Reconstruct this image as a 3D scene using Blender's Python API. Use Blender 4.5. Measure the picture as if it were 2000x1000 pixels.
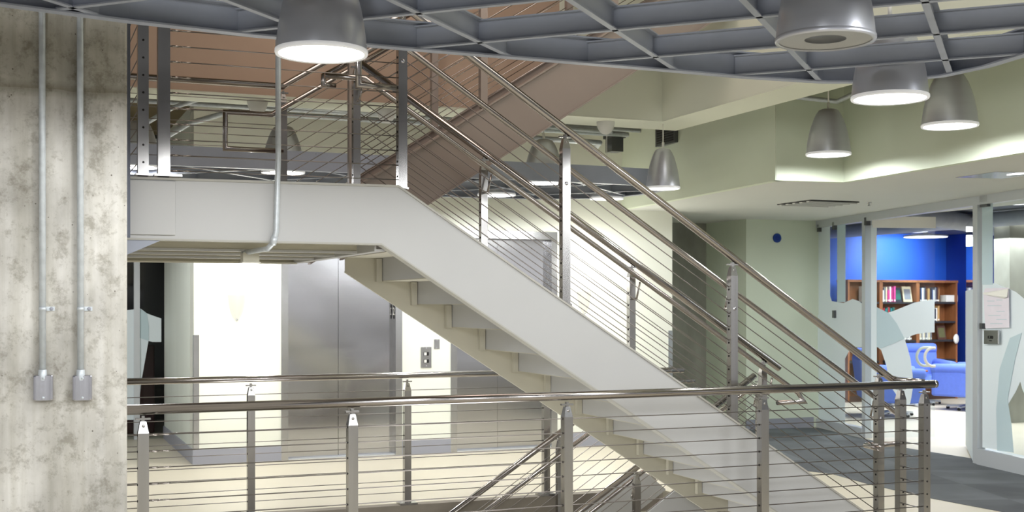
import bpy, bmesh, math, random
from mathutils import Vector, Matrix
random.seed(7)
PI = math.pi
for o in list(bpy.data.objects): bpy.data.objects.remove(o)
scn = bpy.context.scene
COL = scn.collection

# ---------------------------------------------------------------- camera, world, exposure
F, YH, CH = 2394.0, 593.0, 1.69            # focal length in px of a 2000 px wide frame, horizon row, eye height
YAW = math.radians(22.1)
cs, sn = math.cos(YAW), math.sin(YAW)
cam = bpy.data.cameras.new('camera'); camo = bpy.data.objects.new('camera', cam); COL.objects.link(camo)
cam.sensor_width = 36; cam.lens = F / 2000 * 36; cam.shift_y = (YH - 500) / 2000
cam.clip_start = 0.05; cam.clip_end = 200
camo.location = (0, 0, CH); camo.rotation_euler = (PI / 2, 0, -YAW)
cam.dof.use_dof = True; cam.dof.focus_distance = 7.6; cam.dof.aperture_fstop = 4.5
scn.camera = camo
scn.view_settings.view_transform = 'Standard'; scn.view_settings.look = 'None'
scn.view_settings.gamma = 1; scn.view_settings.exposure = 0.12
try: scn.view_settings.use_curve_mapping = False
except Exception: pass
w = bpy.data.worlds.new('world'); scn.world = w; w.use_nodes = True
nt = w.node_tree; nt.nodes.clear()
tc = nt.nodes.new('ShaderNodeTexCoord'); sp = nt.nodes.new('ShaderNodeSeparateXYZ')
rp = nt.nodes.new('ShaderNodeValToRGB'); bg = nt.nodes.new('ShaderNodeBackground'); ow = nt.nodes.new('ShaderNodeOutputWorld')
mr = nt.nodes.new('ShaderNodeMapRange'); mr.inputs['From Min'].default_value = -1; mr.inputs['From Max'].default_value = 1
rp.color_ramp.elements[0].position = 0.40; rp.color_ramp.elements[0].color = (0.19, 0.18, 0.165, 1)
rp.color_ramp.elements[1].position = 0.60; rp.color_ramp.elements[1].color = (0.055, 0.057, 0.06, 1)
for p_, c_ in ((.470, .22), (.476, .9), (.481, .9), (.487, .28), (.500, .36), (.505, 1.3), (.520, 1.3), (.528, .34), (.55, .22)):
    e = rp.color_ramp.elements.new(p_); e.color = (c_, c_ * 1.0, c_ * 1.01, 1)      # unseen hall beyond; bright bands added to streak the steel reflections
nt.links.new(tc.outputs['Generated'], sp.inputs[0]); nt.links.new(sp.outputs['Z'], mr.inputs['Value'])
nt.links.new(mr.outputs[0], rp.inputs[0]); nt.links.new(rp.outputs[0], bg.inputs[0]); nt.links.new(bg.outputs[0], ow.inputs[0])
bg.inputs[1].default_value = 1.0

def light(name, kind, loc, energy, color=(1, 1, 1), **k):
    l = bpy.data.lights.new(name, kind); l.energy = energy; l.color = color
    o = bpy.data.objects.new(name, l); COL.objects.link(o); o.location = loc
    for a, v in k.items():
        if a == 'rot': o.rotation_euler = v
        else: setattr(l, a, v)
    return o
LAMP_W = 62.0
# unseen fill spots added on the camera's side: they light what is below them
for lx, ly, le in ((-1.2, -1.0, 150), (1.5, -1.6, 165), (4.4, -0.6, 150), (6.0, 3.0, 110)):
    light('hall_fill_spot', 'SPOT', (lx, ly, 2.88), le, (.94, .975, 1), spot_size=3.1, spot_blend=.12, shadow_soft_size=.5)
# lift lobby wash
light('lobby_ceiling_light', 'AREA', (3.6, 12.1, 2.70), 15, (1, .99, .97), size=.5, size_y=3.8, shape='RECTANGLE', rot=(0, 0, PI / 2))
light('lobby_fill_spot', 'SPOT', (-.8, 12.4, 2.8), 210, (.97, .99, 1), spot_size=3.0, spot_blend=.2, shadow_soft_size=.3)  # unseen spot added to brighten the return wall left of the lifts
# warm light of the floor above, over the open stair
light('upper_floor_light', 'AREA', (2.9, 7.7, 5.6), 34, (1, .82, .72), size=1.6, rot=(math.radians(30), 0, 0))
light('upper_floor_light', 'AREA', (4.6, 5.0, 5.8), 38, (1, .98, .92), size=2.0, rot=(math.radians(20), math.radians(-25), 0))
light('hall_high_fill', 'AREA', (-3.6, -2.4, 3.9), 150, (.97, .985, 1), size=1.6, rot=(math.radians(72), 0, math.radians(-32)))  # unseen light added behind the camera for the canopy and pendant shades
# upward fill added below the open stair to brighten its underside
light('under_stair_fill', 'AREA', (2.6, 8.4, -2.6), 115, (1, 1, .98), size=2.2, rot=(PI, 0, 0))
# reading room
light('reading_room_light', 'AREA', (13.6, 14.5, 2.62), 250, (.97, .99, 1), size=3.0, rot=(0, 0, 0))
light('reading_room_light', 'AREA', (11.6, 11.6, 2.62), 60, (.97, .99, 1), size=2.0, rot=(0, 0, 0))
light('reading_room_light', 'AREA', (17.0, 12.0, 2.80), 150, (.97, .99, 1), size=3.0, rot=(0, 0, 0))

# ---------------------------------------------------------------- helpers
def ray(x, y):
    u = (x - 1000) / F; v = (YH - y) / F
    return Vector((sn + u * cs, cs - u * sn, v))
def onY(x, y, Y): r = ray(x, y); t = Y / r.y; return Vector((r.x * t, Y, CH + r.z * t))
def onX(x, y, X): r = ray(x, y); t = X / r.x; return Vector((X, r.y * t, CH + r.z * t))
def onZ(x, y, Z): r = ray(x, y); t = (Z - CH) / r.z; return Vector((r.x * t, r.y * t, Z))
def atD(x, y, d): return ray(x, y) * d + Vector((0, 0, CH))

def srgb(r, g, b):
    f = lambda c: (c / 255 / 12.92) if c / 255 <= .04045 else ((c / 255 + .055) / 1.055) ** 2.4
    return (f(r), f(g), f(b), 1)
MATS = {}
def mat(name, col, rough=.6, metal=0., noise=0., nscale=8., bump=0., emit=None, strength=0., alpha=None, trans=0., stretch=(1, 1, 1), spec=.5, coords='Object'):
    m = bpy.data.materials.new(name); m.use_nodes = True; n = m.node_tree.nodes; L = m.node_tree.links
    b = n['Principled BSDF']; b.inputs['Base Color'].default_value = col; b.inputs['Roughness'].default_value = rough
    b.inputs['Metallic'].default_value = metal; b.inputs['Specular IOR Level'].default_value = spec
    if trans: b.inputs['Transmission Weight'].default_value = trans
    if emit: b.inputs['Emission Color'].default_value = emit; b.inputs['Emission Strength'].default_value = strength
    if alpha is not None: b.inputs['Alpha'].default_value = alpha
    if noise or bump:
        t = n.new('ShaderNodeTexCoord'); mp = n.new('ShaderNodeMapping'); mp.inputs['Scale'].default_value = stretch
        ns = n.new('ShaderNodeTexNoise'); ns.inputs['Scale'].default_value = nscale; ns.inputs['Detail'].default_value = 6
        L.new(t.outputs[coords], mp.inputs[0]); L.new(mp.outputs[0], ns.inputs[0])
        if noise:
            r = n.new('ShaderNodeValToRGB')
            r.color_ramp.elements[0].position = .3; r.color_ramp.elements[1].position = .7
            r.color_ramp.elements[0].color = tuple(c * (1 - noise) for c in col[:3]) + (1,)
            r.color_ramp.elements[1].color = tuple(min(1, c * (1 + noise)) for c in col[:3]) + (1,)
            L.new(ns.outputs[0], r.inputs[0]); L.new(r.outputs[0], b.inputs['Base Color'])
        if bump:
            bp = n.new('ShaderNodeBump'); bp.inputs['Strength'].default_value = bump; bp.inputs['Distance'].default_value = .01
            L.new(ns.outputs[0], bp.inputs['Height']); L.new(bp.outputs[0], b.inputs['Normal'])
    MATS[name] = m
    return m
M = {}
M['steel'] = mat('brushed stainless steel', srgb(172, 170, 168), .24, 1., noise=.06, nscale=30, stretch=(1, 1, .05))
M['pipe'] = mat('satin stainless pipe', srgb(172, 166, 162), .20, 1.)
M['cable'] = mat('stainless cable', srgb(150, 144, 140), .35, 1.)
M['hole'] = mat('dark fitting', srgb(40, 38, 36), .5, .6)
M['white_steel'] = mat('off white painted steel', srgb(188, 188, 187), .42, noise=.015, nscale=3)
M['olive_steel'] = mat('primer grey painted deck', srgb(198, 194, 178), .6, noise=.04, nscale=4)
M['shaded_steel'] = mat('steel with taupe shade painted in', srgb(158, 146, 138), .5, noise=.02, nscale=3)  # taupe tint paints in the dimmer, warmer light on the upper flight
M['canopy'] = mat('blue grey painted steel', srgb(160, 166, 180), .45, .0, noise=.06, nscale=5)
M['canopy_dark'] = mat('dark blue grey painted steel', srgb(92, 97, 110), .45, .15, noise=.05, nscale=5)
M['shade'] = mat('spun aluminium', srgb(204, 206, 214), .33, .62, noise=.03, nscale=20, stretch=(.1, .1, 1))
M['shade_rim'] = mat('white rim', srgb(225, 225, 225), .35, emit=(1, 1, 1, 1), strength=.25)
M['lens'] = mat('lit diffuser', (1, 1, 1, 1), .5, emit=(1, .99, .97, 1), strength=9)
M['lens_off'] = mat('unlit diffuser', srgb(168, 168, 168), .4)
M['lens_mid'] = mat('dark lamp recess', srgb(88, 90, 94), .4)
M['zinc'] = mat('galvanised steel tube', srgb(206, 212, 216), .42, .3, noise=.1, nscale=25)
M['boxsteel'] = mat('polished steel box', srgb(190, 190, 196), .25, 1.)
M['cream'] = mat('cream wall paint', srgb(228, 231, 214), .75, noise=.01, nscale=2)
M['white_wall'] = mat('warm white wall paint', srgb(236, 238, 226), .7, noise=.01, nscale=2)
M['green_wall'] = mat('pale green wall paint', srgb(216, 224, 204), .75, noise=.015, nscale=2)
M['ceiling'] = mat('ceiling paint', srgb(212, 214, 208), .8, noise=.01, nscale=2)
M['warm_lit_wall'] = mat('fascia with warm light painted in', srgb(196, 172, 152), .8, noise=.02, nscale=3)  # tan tint paints in the warm light on this stretch of fascia
M['olive_ceiling'] = mat('olive ceiling paint', srgb(112, 100, 74), .8, noise=.05, nscale=2)
M['floor'] = mat('beige vinyl floor', srgb(214, 206, 186), .45, noise=.035, nscale=1.2, stretch=(.35, 1.6, 1))
M['base'] = mat('blue grey rubber baseboard', srgb(156, 158, 168), .5)
M['lift'] = mat('brushed lift door steel', srgb(188, 188, 190), .13, 1., noise=.06, nscale=2.2, stretch=(.3, .3, 1.6), bump=.04)
M['lift_frame'] = mat('lift frame steel', srgb(184, 184, 184), .25, 1., noise=.05, nscale=4)
M['dark'] = mat('shadow gap', srgb(36, 34, 33), .6)
M['panel_wall'] = mat('grey green plaster', srgb(216, 222, 212), .55, noise=.05, nscale=2.2, stretch=(1, 1.6, .18))
M['alu'] = mat('pale anodised aluminium', srgb(202, 206, 210), .35, .35)
M['alu_dark'] = mat('dark patch fitting', srgb(96, 98, 100), .4, .6)
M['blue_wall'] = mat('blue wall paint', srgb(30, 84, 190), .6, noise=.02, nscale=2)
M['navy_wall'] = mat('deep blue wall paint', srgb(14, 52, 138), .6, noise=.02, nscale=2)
M['lib_ceiling'] = mat('grey blue exposed ceiling', srgb(92, 98, 112), .7, noise=.15, nscale=1.5)
M['wood'] = mat('honey oak veneer', srgb(150, 96, 58), .5, noise=.18, nscale=6, stretch=(6, 6, .6))
M['wood_dark'] = mat('dark bookcase back', srgb(70, 46, 34), .6)
M['shelf_black'] = mat('black shelf edge', srgb(44, 42, 46), .5)
M['blue_fabric'] = mat('periwinkle upholstery', srgb(92, 118, 206), .8, noise=.05, nscale=20, bump=.1)
M['black'] = mat('matt black', srgb(24, 22, 22), .7)
M['maroon'] = mat('dark red panel', srgb(62, 8, 10), .6)
M['blue_disc'] = mat('royal blue sign face', srgb(12, 62, 150), .4)
M['ivory'] = mat('ivory plastic', srgb(236, 234, 226), .4)
M['concrete_dark'] = mat('dark cast concrete', srgb(150, 150, 140), .85, noise=.22, nscale=3.0, stretch=(1, 1, .6), bump=.2)
M['grey_door'] = mat('grey door paint', srgb(168, 174, 170), .5, noise=.03, nscale=2)
M['stone'] = mat('grey slab edge', srgb(140, 132, 120), .7, noise=.1, nscale=5)
M['paper'] = mat('white paper', srgb(226, 220, 228), .6, noise=.03, nscale=10)
M['vinyl_tex'] = mat('printed ink', srgb(60, 50, 54), .6)
M['frost'] = mat('frosted film', srgb(228, 238, 242), .55, alpha=.93)
M['frost2'] = mat('pale frosted film', srgb(200, 220, 226), .5, alpha=.85)
M['lens_cool'] = mat('lit reading room diffuser', (1, 1, 1, 1), .5, emit=(1, 1, 1, 1), strength=3)
M['window'] = mat('daylit far window', (1, 1, 1, 1), .5, emit=(.72, .85, 1, 1), strength=1.1)
M['flange_paint'] = mat('warm grey edge paint', srgb(178, 176, 168), .5)
M['far_paint'] = mat('dusky blue grey paint', srgb(112, 122, 142), .7)
M['sconce'] = mat('lit opal glass', srgb(120, 118, 104), .5, emit=(1, .98, .88, 1), strength=.66)
M['opal'] = mat('opal canopy cup', srgb(214, 214, 210), .35)
g = bpy.data.materials.new('clear glass'); g.use_nodes = True; M['glass'] = g
n = g.node_tree.nodes; n.clear(); L = g.node_tree.links
o_ = n.new('ShaderNodeOutputMaterial'); mx = n.new('ShaderNodeMixShader'); tr = n.new('ShaderNodeBsdfTransparent'); gl = n.new('ShaderNodeBsdfGlossy'); fr = n.new('ShaderNodeFresnel'); ge = n.new('ShaderNodeNewGeometry'); mm = n.new('ShaderNodeMath'); mm.operation = 'MULTIPLY'; iv = n.new('ShaderNodeMath'); iv.operation = 'SUBTRACT'; iv.inputs[0].default_value = 1.0
tr.inputs[0].default_value = (.93, .96, .96, 1); gl.inputs['Roughness'].default_value = .03; fr.inputs[0].default_value = 1.35
L.new(ge.outputs['Backfacing'], iv.inputs[1]); L.new(fr.outputs[0], mm.inputs[0]); L.new(iv.outputs[0], mm.inputs[1]); L.new(mm.outputs[0], mx.inputs[0]); L.new(tr.outputs[0], mx.inputs[1]); L.new(gl.outputs[0], mx.inputs[2]); L.new(mx.outputs[0], o_.inputs[0])

# concrete column: streaks, blotches, pin holes, one pour line
def concrete():
    m = bpy.data.materials.new('cast concrete'); m.use_nodes = True; n = m.node_tree.nodes; L = m.node_tree.links
    b = n['Principled BSDF']; b.inputs['Roughness'].default_value = .8
    t = n.new('ShaderNodeTexCoord')
    def noise(scale, st, det=8, rough=.6):
        mp = n.new('ShaderNodeMapping'); mp.inputs['Scale'].default_value = st
        ns = n.new('ShaderNodeTexNoise'); ns.inputs['Scale'].default_value = scale; ns.inputs['Detail'].default_value = det; ns.inputs['Roughness'].default_value = rough
        L.new(t.outputs['Object'], mp.inputs[0]); L.new(mp.outputs[0], ns.inputs[0]); return ns.outputs[0]
    def ramp(src, a, ca, b_, cb):
        r = n.new('ShaderNodeValToRGB'); r.color_ramp.elements[0].position = a; r.color_ramp.elements[0].color = ca
        r.color_ramp.elements[1].position = b_; r.color_ramp.elements[1].color = cb; L.new(src, r.inputs[0]); return r.outputs[0]
    def mul(a, b_, f=1.):
        x = n.new('ShaderNodeMix'); x.data_type = 'RGBA'; x.blend_type = 'MULTIPLY'; x.inputs[0].default_value = f
        L.new(a, x.inputs[6]); L.new(b_, x.inputs[7]); return x.outputs[2]
    base = ramp(noise(3.2, (1, 1, .55)), .30, srgb(168, 165, 158), .66, srgb(226, 223, 216))
    streak = ramp(noise(7, (2.2, 1, .10), 5), .35, (.80, .79, .75, 1), .62, (1, 1, 1, 1))
    blotch = mul(ramp(noise(9, (1, 1, 1), 9, .75), .37, (.50, .48, .43, 1), .49, (1, 1, 1, 1)), ramp(noise(26, (1, 1, .8), 9, .8), .34, (.62, .60, .56, 1), .45, (1, 1, 1, 1)))
    base = mul(mul(base, streak, .9), blotch, .7)
    vo = n.new('ShaderNodeTexVoronoi'); vo.inputs['Scale'].default_value = 19; L.new(t.outputs['Object'], vo.inputs[0])
    gate = noise(5, (1, 1, 1), 2)
    ga = n.new('ShaderNodeMath'); ga.operation = 'MULTIPLY_ADD'; L.new(gate, ga.inputs[0]); ga.inputs[1].default_value = .20; ga.inputs[2].default_value = -.098
    su = n.new('ShaderNodeMath'); su.operation = 'SUBTRACT'; L.new(vo.outputs['Distance'], su.inputs[0]); L.new(ga.outputs[0], su.inputs[1])
    pits = ramp(su.outputs[0], .03, (.22, .20, .18, 1), .06, (1, 1, 1, 1))
    base = mul(base, pits, 1)
    # pour joint: a thin stained line 2.62 m up
    sx = n.new('ShaderNodeSeparateXYZ'); L.new(t.outputs['Object'], sx.inputs[0])
    wob = n.new('ShaderNodeMath'); wob.operation = 'MULTIPLY_ADD'; L.new(noise(6, (1, 1, 0.01), 3), wob.inputs[0]); wob.inputs[1].default_value = .03; L.new(sx.outputs['Z'], wob.inputs[2])
    d = n.new('ShaderNodeMath'); d.operation = 'SUBTRACT'; L.new(wob.outputs[0], d.inputs[0]); d.inputs[1].default_value = 2.735
    ab = n.new('ShaderNodeMath'); ab.operation = 'ABSOLUTE'; L.new(d.outputs[0], ab.inputs[0])
    base = mul(base, ramp(ab.outputs[0], .006, (.55, .53, .47, 1), .045, (1, 1, 1, 1)), .8)
    up = n.new('ShaderNodeMath'); up.operation = 'GREATER_THAN'; L.new(wob.outputs[0], up.inputs[0]); up.inputs[1].default_value = 2.735
    base = mul(base, ramp(up.outputs[0], .4, (1, 1, 1, 1), .6, (.80, .79, .75, 1)), 1)  # canopy shade painted in: darker above the joint
    L.new(base, b.inputs['Base Color'])
    bp = n.new('ShaderNodeBump'); bp.inputs['Strength'].default_value = .25; bp.inputs['Distance'].default_value = .006
    L.new(blotch, bp.inputs['Height']); L.new(bp.outputs[0], b.inputs['Normal'])
    return m
M['concrete'] = concrete()
def carpet():
    m = bpy.data.materials.new('grey carpet tiles'); m.use_nodes = True; n = m.node_tree.nodes; L = m.node_tree.links
    b = n['Principled BSDF']; b.inputs['Roughness'].default_value = .95
    t = n.new('ShaderNodeTexCoord'); mp = n.new('ShaderNodeMapping'); mp.inputs['Rotation'].default_value = (0, 0, .3); mp.inputs['Scale'].default_value = (1.1, 1.1, 1)
    ck = n.new('ShaderNodeTexChecker'); ck.inputs['Scale'].default_value = 1.0
    ck.inputs[1].default_value = srgb(100, 104, 108); ck.inputs[2].default_value = srgb(112, 117, 121)
    ns = n.new('ShaderNodeTexNoise'); ns.inputs['Scale'].default_value = 1.1; ns.inputs['Detail'].default_value = 5
    r = n.new('ShaderNodeValToRGB'); r.color_ramp.elements[0].position = .42; r.color_ramp.elements[0].color = (.74, .74, .74, 1); r.color_ramp.elements[1].position = .58
    x = n.new('ShaderNodeMix'); x.data_type = 'RGBA'; x.blend_type = 'MULTIPLY'; x.inputs[0].default_value = .9
    L.new(t.outputs['Object'], mp.inputs[0]); L.new(mp.outputs[0], ck.inputs[0]); L.new(mp.outputs[0], ns.inputs[0]); L.new(ns.outputs[0], r.inputs[0])
    L.new(ck.outputs[0], x.inputs[6]); L.new(r.outputs[0], x.inputs[7]); L.new(x.outputs[2], b.inputs['Base Color'])
    return m
M['carpet'] = carpet()

class MB:
    """collects boxes, prisms, tubes and lathes and links them as one mesh object"""
    def __init__(s): s.bm = bmesh.new()
    def poly(s, pts): return s.bm.faces.new([s.bm.verts.new(p) for p in pts])
    def box(s, a, b):
        x0, y0, z0 = a; x1, y1, z1 = b
        x0, x1 = sorted((x0, x1)); y0, y1 = sorted((y0, y1)); z0, z1 = sorted((z0, z1))
        return s.hexa([(x0, y0, z0), (x1, y0, z0), (x1, y1, z0), (x0, y1, z0)], [(x0, y0, z1), (x1, y0, z1), (x1, y1, z1), (x0, y1, z1)])
    def hexa(s, lo, hi):
        v = [s.bm.verts.new(p) for p in lo] + [s.bm.verts.new(p) for p in hi]; n = len(lo)
        s.bm.faces.new(v[:n][::-1]); s.bm.faces.new(v[n:])
        for i in range(n): s.bm.faces.new((v[i], v[(i + 1) % n], v[n + (i + 1) % n], v[n + i]))
        return s
    def prism(s, pts, off):
        off = Vector(off); pts = [Vector(p) for p in pts]
        return s.hexa(pts, [p + off for p in pts])
    def beam(s, a, b, wd, ht, up=(0, 0, 1)):
        """rectangular bar from a to b"""
        a, b = Vector(a), Vector(b); d = (b - a).normalized(); up = Vector(up)
        side = d.cross(up)
        if side.length < 1e-4: side = d.cross(Vector((0, 1, 0)))
        side.normalize(); u = side.cross(d).normalized()
        q = [side * (sx * wd / 2) + u * (sz * ht / 2) for sx, sz in ((-1, -1), (1, -1), (1, 1), (-1, 1))]
        return s.hexa([a + v for v in q], [b + v for v in q])
    def tube(s, pts, r, seg=12, closed=False):
        pts = [Vector(p) for p in pts]; rings = []; prev = None
        for i, p in enumerate(pts):
            if closed: t = (pts[(i + 1) % len(pts)] - pts[i - 1]).normalized()
            elif i == 0: t = (pts[1] - p).normalized()
            elif i == len(pts) - 1: t = (p - pts[i - 1]).normalized()
            else: t = ((p - pts[i - 1]).normalized() + (pts[i + 1] - p).normalized()).normalized()
            if prev is None:
                a = Vector((0, 0, 1)) if abs(t.z) < .9 else Vector((1, 0, 0))
                u = t.cross(a).normalized()
            else: u = (prev - t * prev.dot(t)).normalized()
            prev = u; v = t.cross(u)
            k = 1.
            if 0 < i < len(pts) - 1: k = 1 / max(.5, math.cos((p - pts[i - 1]).angle(pts[i + 1] - p) / 2))
            dirn = None
            if k > 1.001: dirn = ((p - pts[i - 1]).normalized() - (pts[i + 1] - p).normalized()).normalized()
            ring = []
            for j in range(seg):
                a = 2 * PI * j / seg; o = (u * math.cos(a) + v * math.sin(a)) * r
                if dirn is not None: o += dirn * (o.dot(dirn) * (k - 1))
                ring.append(s.bm.verts.new(p + o))
            rings.append(ring)
        n = len(rings)
        for i in range(n if closed else n - 1):
            A, B = rings[i], rings[(i + 1) % n]
            for j in range(seg): s.bm.faces.new((A[j], A[(j + 1) % seg], B[(j + 1) % seg], B[j])).smooth = seg > 5
        if not closed:
            s.bm.faces.new(rings[0][::-1]); s.bm.faces.new(rings[-1])
        return s
    def lathe(s, c, prof, seg=40, axis='Z'):
        c = Vector(c); rings = []
        for r, z in prof:
            ring = []
            for j in range(seg):
                a = 2 * PI * j / seg
                p = Vector((r * math.cos(a), r * math.sin(a), z))
                if axis == 'Y': p = Vector((p.x, z, p.y))
                ring.append(s.bm.verts.new(c + p))
            rings.append(ring)
        for i in range(len(rings) - 1):
            for j in range(seg): s.bm.faces.new((rings[i][j], rings[i][(j + 1) % seg], rings[i + 1][(j + 1) % seg], rings[i + 1][j])).smooth = True
        return s
    def disc(s, c, r, seg=40, axis='Z', th=0.002):
        c = Vector(c); P = []
        for j in range(seg):
            a = 2 * PI * j / seg
            P.append(c + (Vector((r * math.cos(a), r * math.sin(a), 0)) if axis == 'Z' else Vector((r * math.cos(a), 0, r * math.sin(a)))))
        return s.prism(P, (0, 0, th) if axis == 'Z' else (0, th, 0))
    def build(s, name, m, parent=None, bevel=0, smooth=None):
        bmesh.ops.recalc_face_normals(s.bm, faces=s.bm.faces)
        me = bpy.data.meshes.new(name); 
        loc = Vector((0, 0, 0)); p = parent
        while p is not None: loc += p.location; p = p.parent
        if parent is None:
            vs = [v.co for v in s.bm.verts]
            loc = Vector(((min(v.x for v in vs) + max(v.x for v in vs)) / 2, (min(v.y for v in vs) + max(v.y for v in vs)) / 2, min(v.z for v in vs)))
            off = loc
        else: off = loc
        for v in s.bm.verts: v.co -= off
        s.bm.to_mesh(me); s.bm.free()
        me.materials.append(M[m]); o = bpy.data.objects.new(name, me); COL.objects.link(o)
        if parent is None: o.location = loc
        else: o.parent = parent
        if bevel:
            bv = o.modifiers.new('bevel', 'BEVEL'); bv.width = bevel; bv.segments = 2; bv.limit_method = 'ANGLE'; bv.angle_limit = .7
        return o
def tag(o, label=None, cat=None, group=None, kind=None):
    if label: o['label'] = label
    if cat: o['category'] = cat
    if group: o['group'] = group
    if kind: o['kind'] = kind
    return o
def thing(name, loc, label, cat, group=None):
    o = bpy.data.objects.new(name, None); o.empty_display_size = .1; COL.objects.link(o); o.location = loc
    return tag(o, label, cat, group)
def struct(name, mb, m, label=None, parent=None, **k):
    o = mb.build(name, m, parent, **k)
    if parent is None: o['kind'] = 'structure'
    if label: o['label'] = label; 
    return o
def sthing(name, loc, label, cat='room'):
    o = thing(name, loc, label, cat); o['kind'] = 'structure'; return o
def copy_tree(o, parent=None):
    c = o.copy(); COL.objects.link(c); c.parent = parent
    for ch in list(o.children): copy_tree(ch, c)
    return c

# ================================================================ THE SETTING
FL_Y0, FL_Y1 = 7.06, 9.86          # stair opening in the floor
# floor slabs around the stair opening
f = MB(); f.box((-6, 9.98, -.02), (16, 30, 0)); f.box((5.45, FL_Y0 - .4, -.02), (16, 9.98, 0)); f.box((-6, -4, -.02), (16, FL_Y0 - .4, 0))
struct('floor', f, 'floor', 'beige vinyl floor of the hall and lift lobby')
f = MB(); f.box((-6, FL_Y1, -.40), (5.45, 9.98, -.001)); f.box((-6, 9.98, -.4), (5.45, 10.2, -.021))
f.box((5.45, 6.66, -.40), (5.62, 9.98, -.021)); f.box((-6, 6.66, -.40), (5.45, FL_Y0, -.021))
struct('trim_1', f, 'stone', 'grey edge of the floor slab round the stair opening')
f = MB(); f.box((-6, 5, -4.9), (12, 12, -4.8)); struct('floor_lower', f, 'floor', 'beige floor of the level below')
f = MB(); f.box((-6, 10.2, -4.8), (12, 10.4, -.4)); struct('wall_lower', f, 'white_wall', 'wall under the floor slab on the level below')
# carpet inlay
pts = [(1404, 862), (1500, 884), (1564, 919), (1625, 926), (1700, 947), (1820, 974), (2020, 1012), (2120, 960), (2060, 920), (1985, 908), (1903, 897), (1771, 876), (1690, 858), (1597, 836), (1450, 838), (1404, 845)]
f = MB(); f.prism([onZ(x, y, 0.0) for x, y in pts], (0, 0, .006)); c = f.build('carpet', 'carpet'); tag(c, 'dark grey carpet tiles before the glass wall of the reading room', 'carpet')

# lift wall (plane Y = 13.17)
LW = 13.17; WTOP = 3.80
xa = 1.745; e1a, e1b = onY(549, 700, LW).x, onY(785, 700, LW).x; e2a, e2b = onY(880, 700, LW).x, onY(1088, 700, LW).x
xb = onY(1313, 700, LW).x; LT = 2.53
f = MB()
for x0, x1, z0, z1 in ((xa, e1a, 0, WTOP), (e1b, e2a, 0, WTOP), (e2b, xb, 0, WTOP), (e1a, e1b, LT, WTOP), (e2a, e2b, LT, WTOP)):
    f.box((x0, LW, z0), (x1, LW + .3, z1))
struct('wall_lifts', f, 'white_wall', 'cream white wall with the two lifts')
f = MB(); f.box((xa, LW + .3, 0), (xa + .25, 15.9, WTOP)); f.box((xa, LW + .001, 0), (xa + .001, LW + .3, WTOP))
struct('wall_left', f, 'panel_wall', 'grey green return wall left of the lifts')
f = MB(); f.box((xb - .25, LW + .3, 0), (xb, 15.2, WTOP)); struct('wall_recess', f, 'panel_wall', 'return wall right of the lifts')
# baseboards
f = MB()
for x0, x1 in ((xa - .012, e1a), (e1b, e2a), (e2b, xb)): f.box((x0, LW - .014, 0), (x1, LW, .155))
f.box((xa - .014, LW, 0), (xa, 15.9, .155))
struct('baseboard_lifts', f, 'base', 'blue grey baseboard under the lift wall')
# metal corner guards
for xg, nm in ((xa, 'left corner of the lift wall'), (xb, 'right corner of the lift wall')):
    f = MB(); s_ = 1 if xg == xa else -1
    f.box((xg - s_ * .003, LW - .004, .16), (xg + s_ * .055, LW, 1.36)); f.box((xg - s_ * .004, LW, .16), (xg, LW + .05, 1.36))
    tag(f.build('corner_guard', 'lift_frame'), 'stainless corner guard on the ' + nm, 'corner guard')

def lift(x0, x1, seam, lab):
    t = thing('elevator', ((x0 + x1) / 2, LW, 0), lab, 'elevator')
    f = MB(); w_ = .075
    f.box((x0, LW - .012, 0), (x0 + w_, LW + .16, LT)); f.box((x1 - w_, LW - .012, 0), (x1, LW + .16, LT)); f.box((x0 + w_, LW - .012, LT - .09), (x1 - w_, LW + .16, LT))
    f.build('frame', 'lift_frame', t)
    f = MB(); f.box((x0 + w_, LW + .10, .01), (seam - .004, LW + .13, LT - .09)); f.build('door_panel', 'lift', t)
    f = MB(); f.box((seam + .004, LW + .115, .01), (x1 - w_, LW + .145, LT - .09)); f.build('door_panel', 'lift', t)
    f = MB(); f.box((x0 + .01, LW + .165, 0), (x1 - .01, LW + .18, LT - .01)); f.build('shaft_back', 'dark', t)
    f = MB(); f.box((x0 + w_, LW + .01, -.0), (x1 - w_, LW + .16, .012)); f.build('sill', 'alu', t)
    return t
l1 = lift(e1a, e1b, onY(661, 700, LW + .1).x, 'brushed steel lift doors left of the call buttons, under the landing')
f = MB(); sx = onY(773, 615, LW + .05); f.box((e1b - .0765, LW + .03, 1.52), (e1b - .075, LW + .085, 1.68)); pl = f.build('floor_plate', 'black', l1)
def text(body, size, loc, rot, m, parent, name='lettering', ext=.002):
    cu = bpy.data.curves.new(name, 'FONT'); cu.body = body; cu.size = size; cu.extrude = ext; cu.align_x = 'CENTER'; cu.align_y = 'CENTER'
    cu.materials.append(M[m]); o = bpy.data.objects.new(name, cu); COL.objects.link(o)
    o.rotation_euler = rot; p = Vector(loc); q = parent
    while q is not None: p -= q.location; q = q.parent
    dg = bpy.context.evaluated_depsgraph_get(); me = bpy.data.meshes.new_from_object(o.evaluated_get(dg)); bpy.data.objects.remove(o)
    o = bpy.data.objects.new(name, me); COL.objects.link(o); o.rotation_euler = rot; o.parent = parent; o.location = p; return o
text('2', .12, (e1b - .079, LW + .058, 1.60), (PI / 2, 0, -PI / 2), 'ivory', l1, 'floor_number', .001)
l2 = lift(e2a, e2b, onY(972, 700, LW + .1).x, 'brushed steel lift doors right of the call buttons, partly behind the stair')

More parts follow.
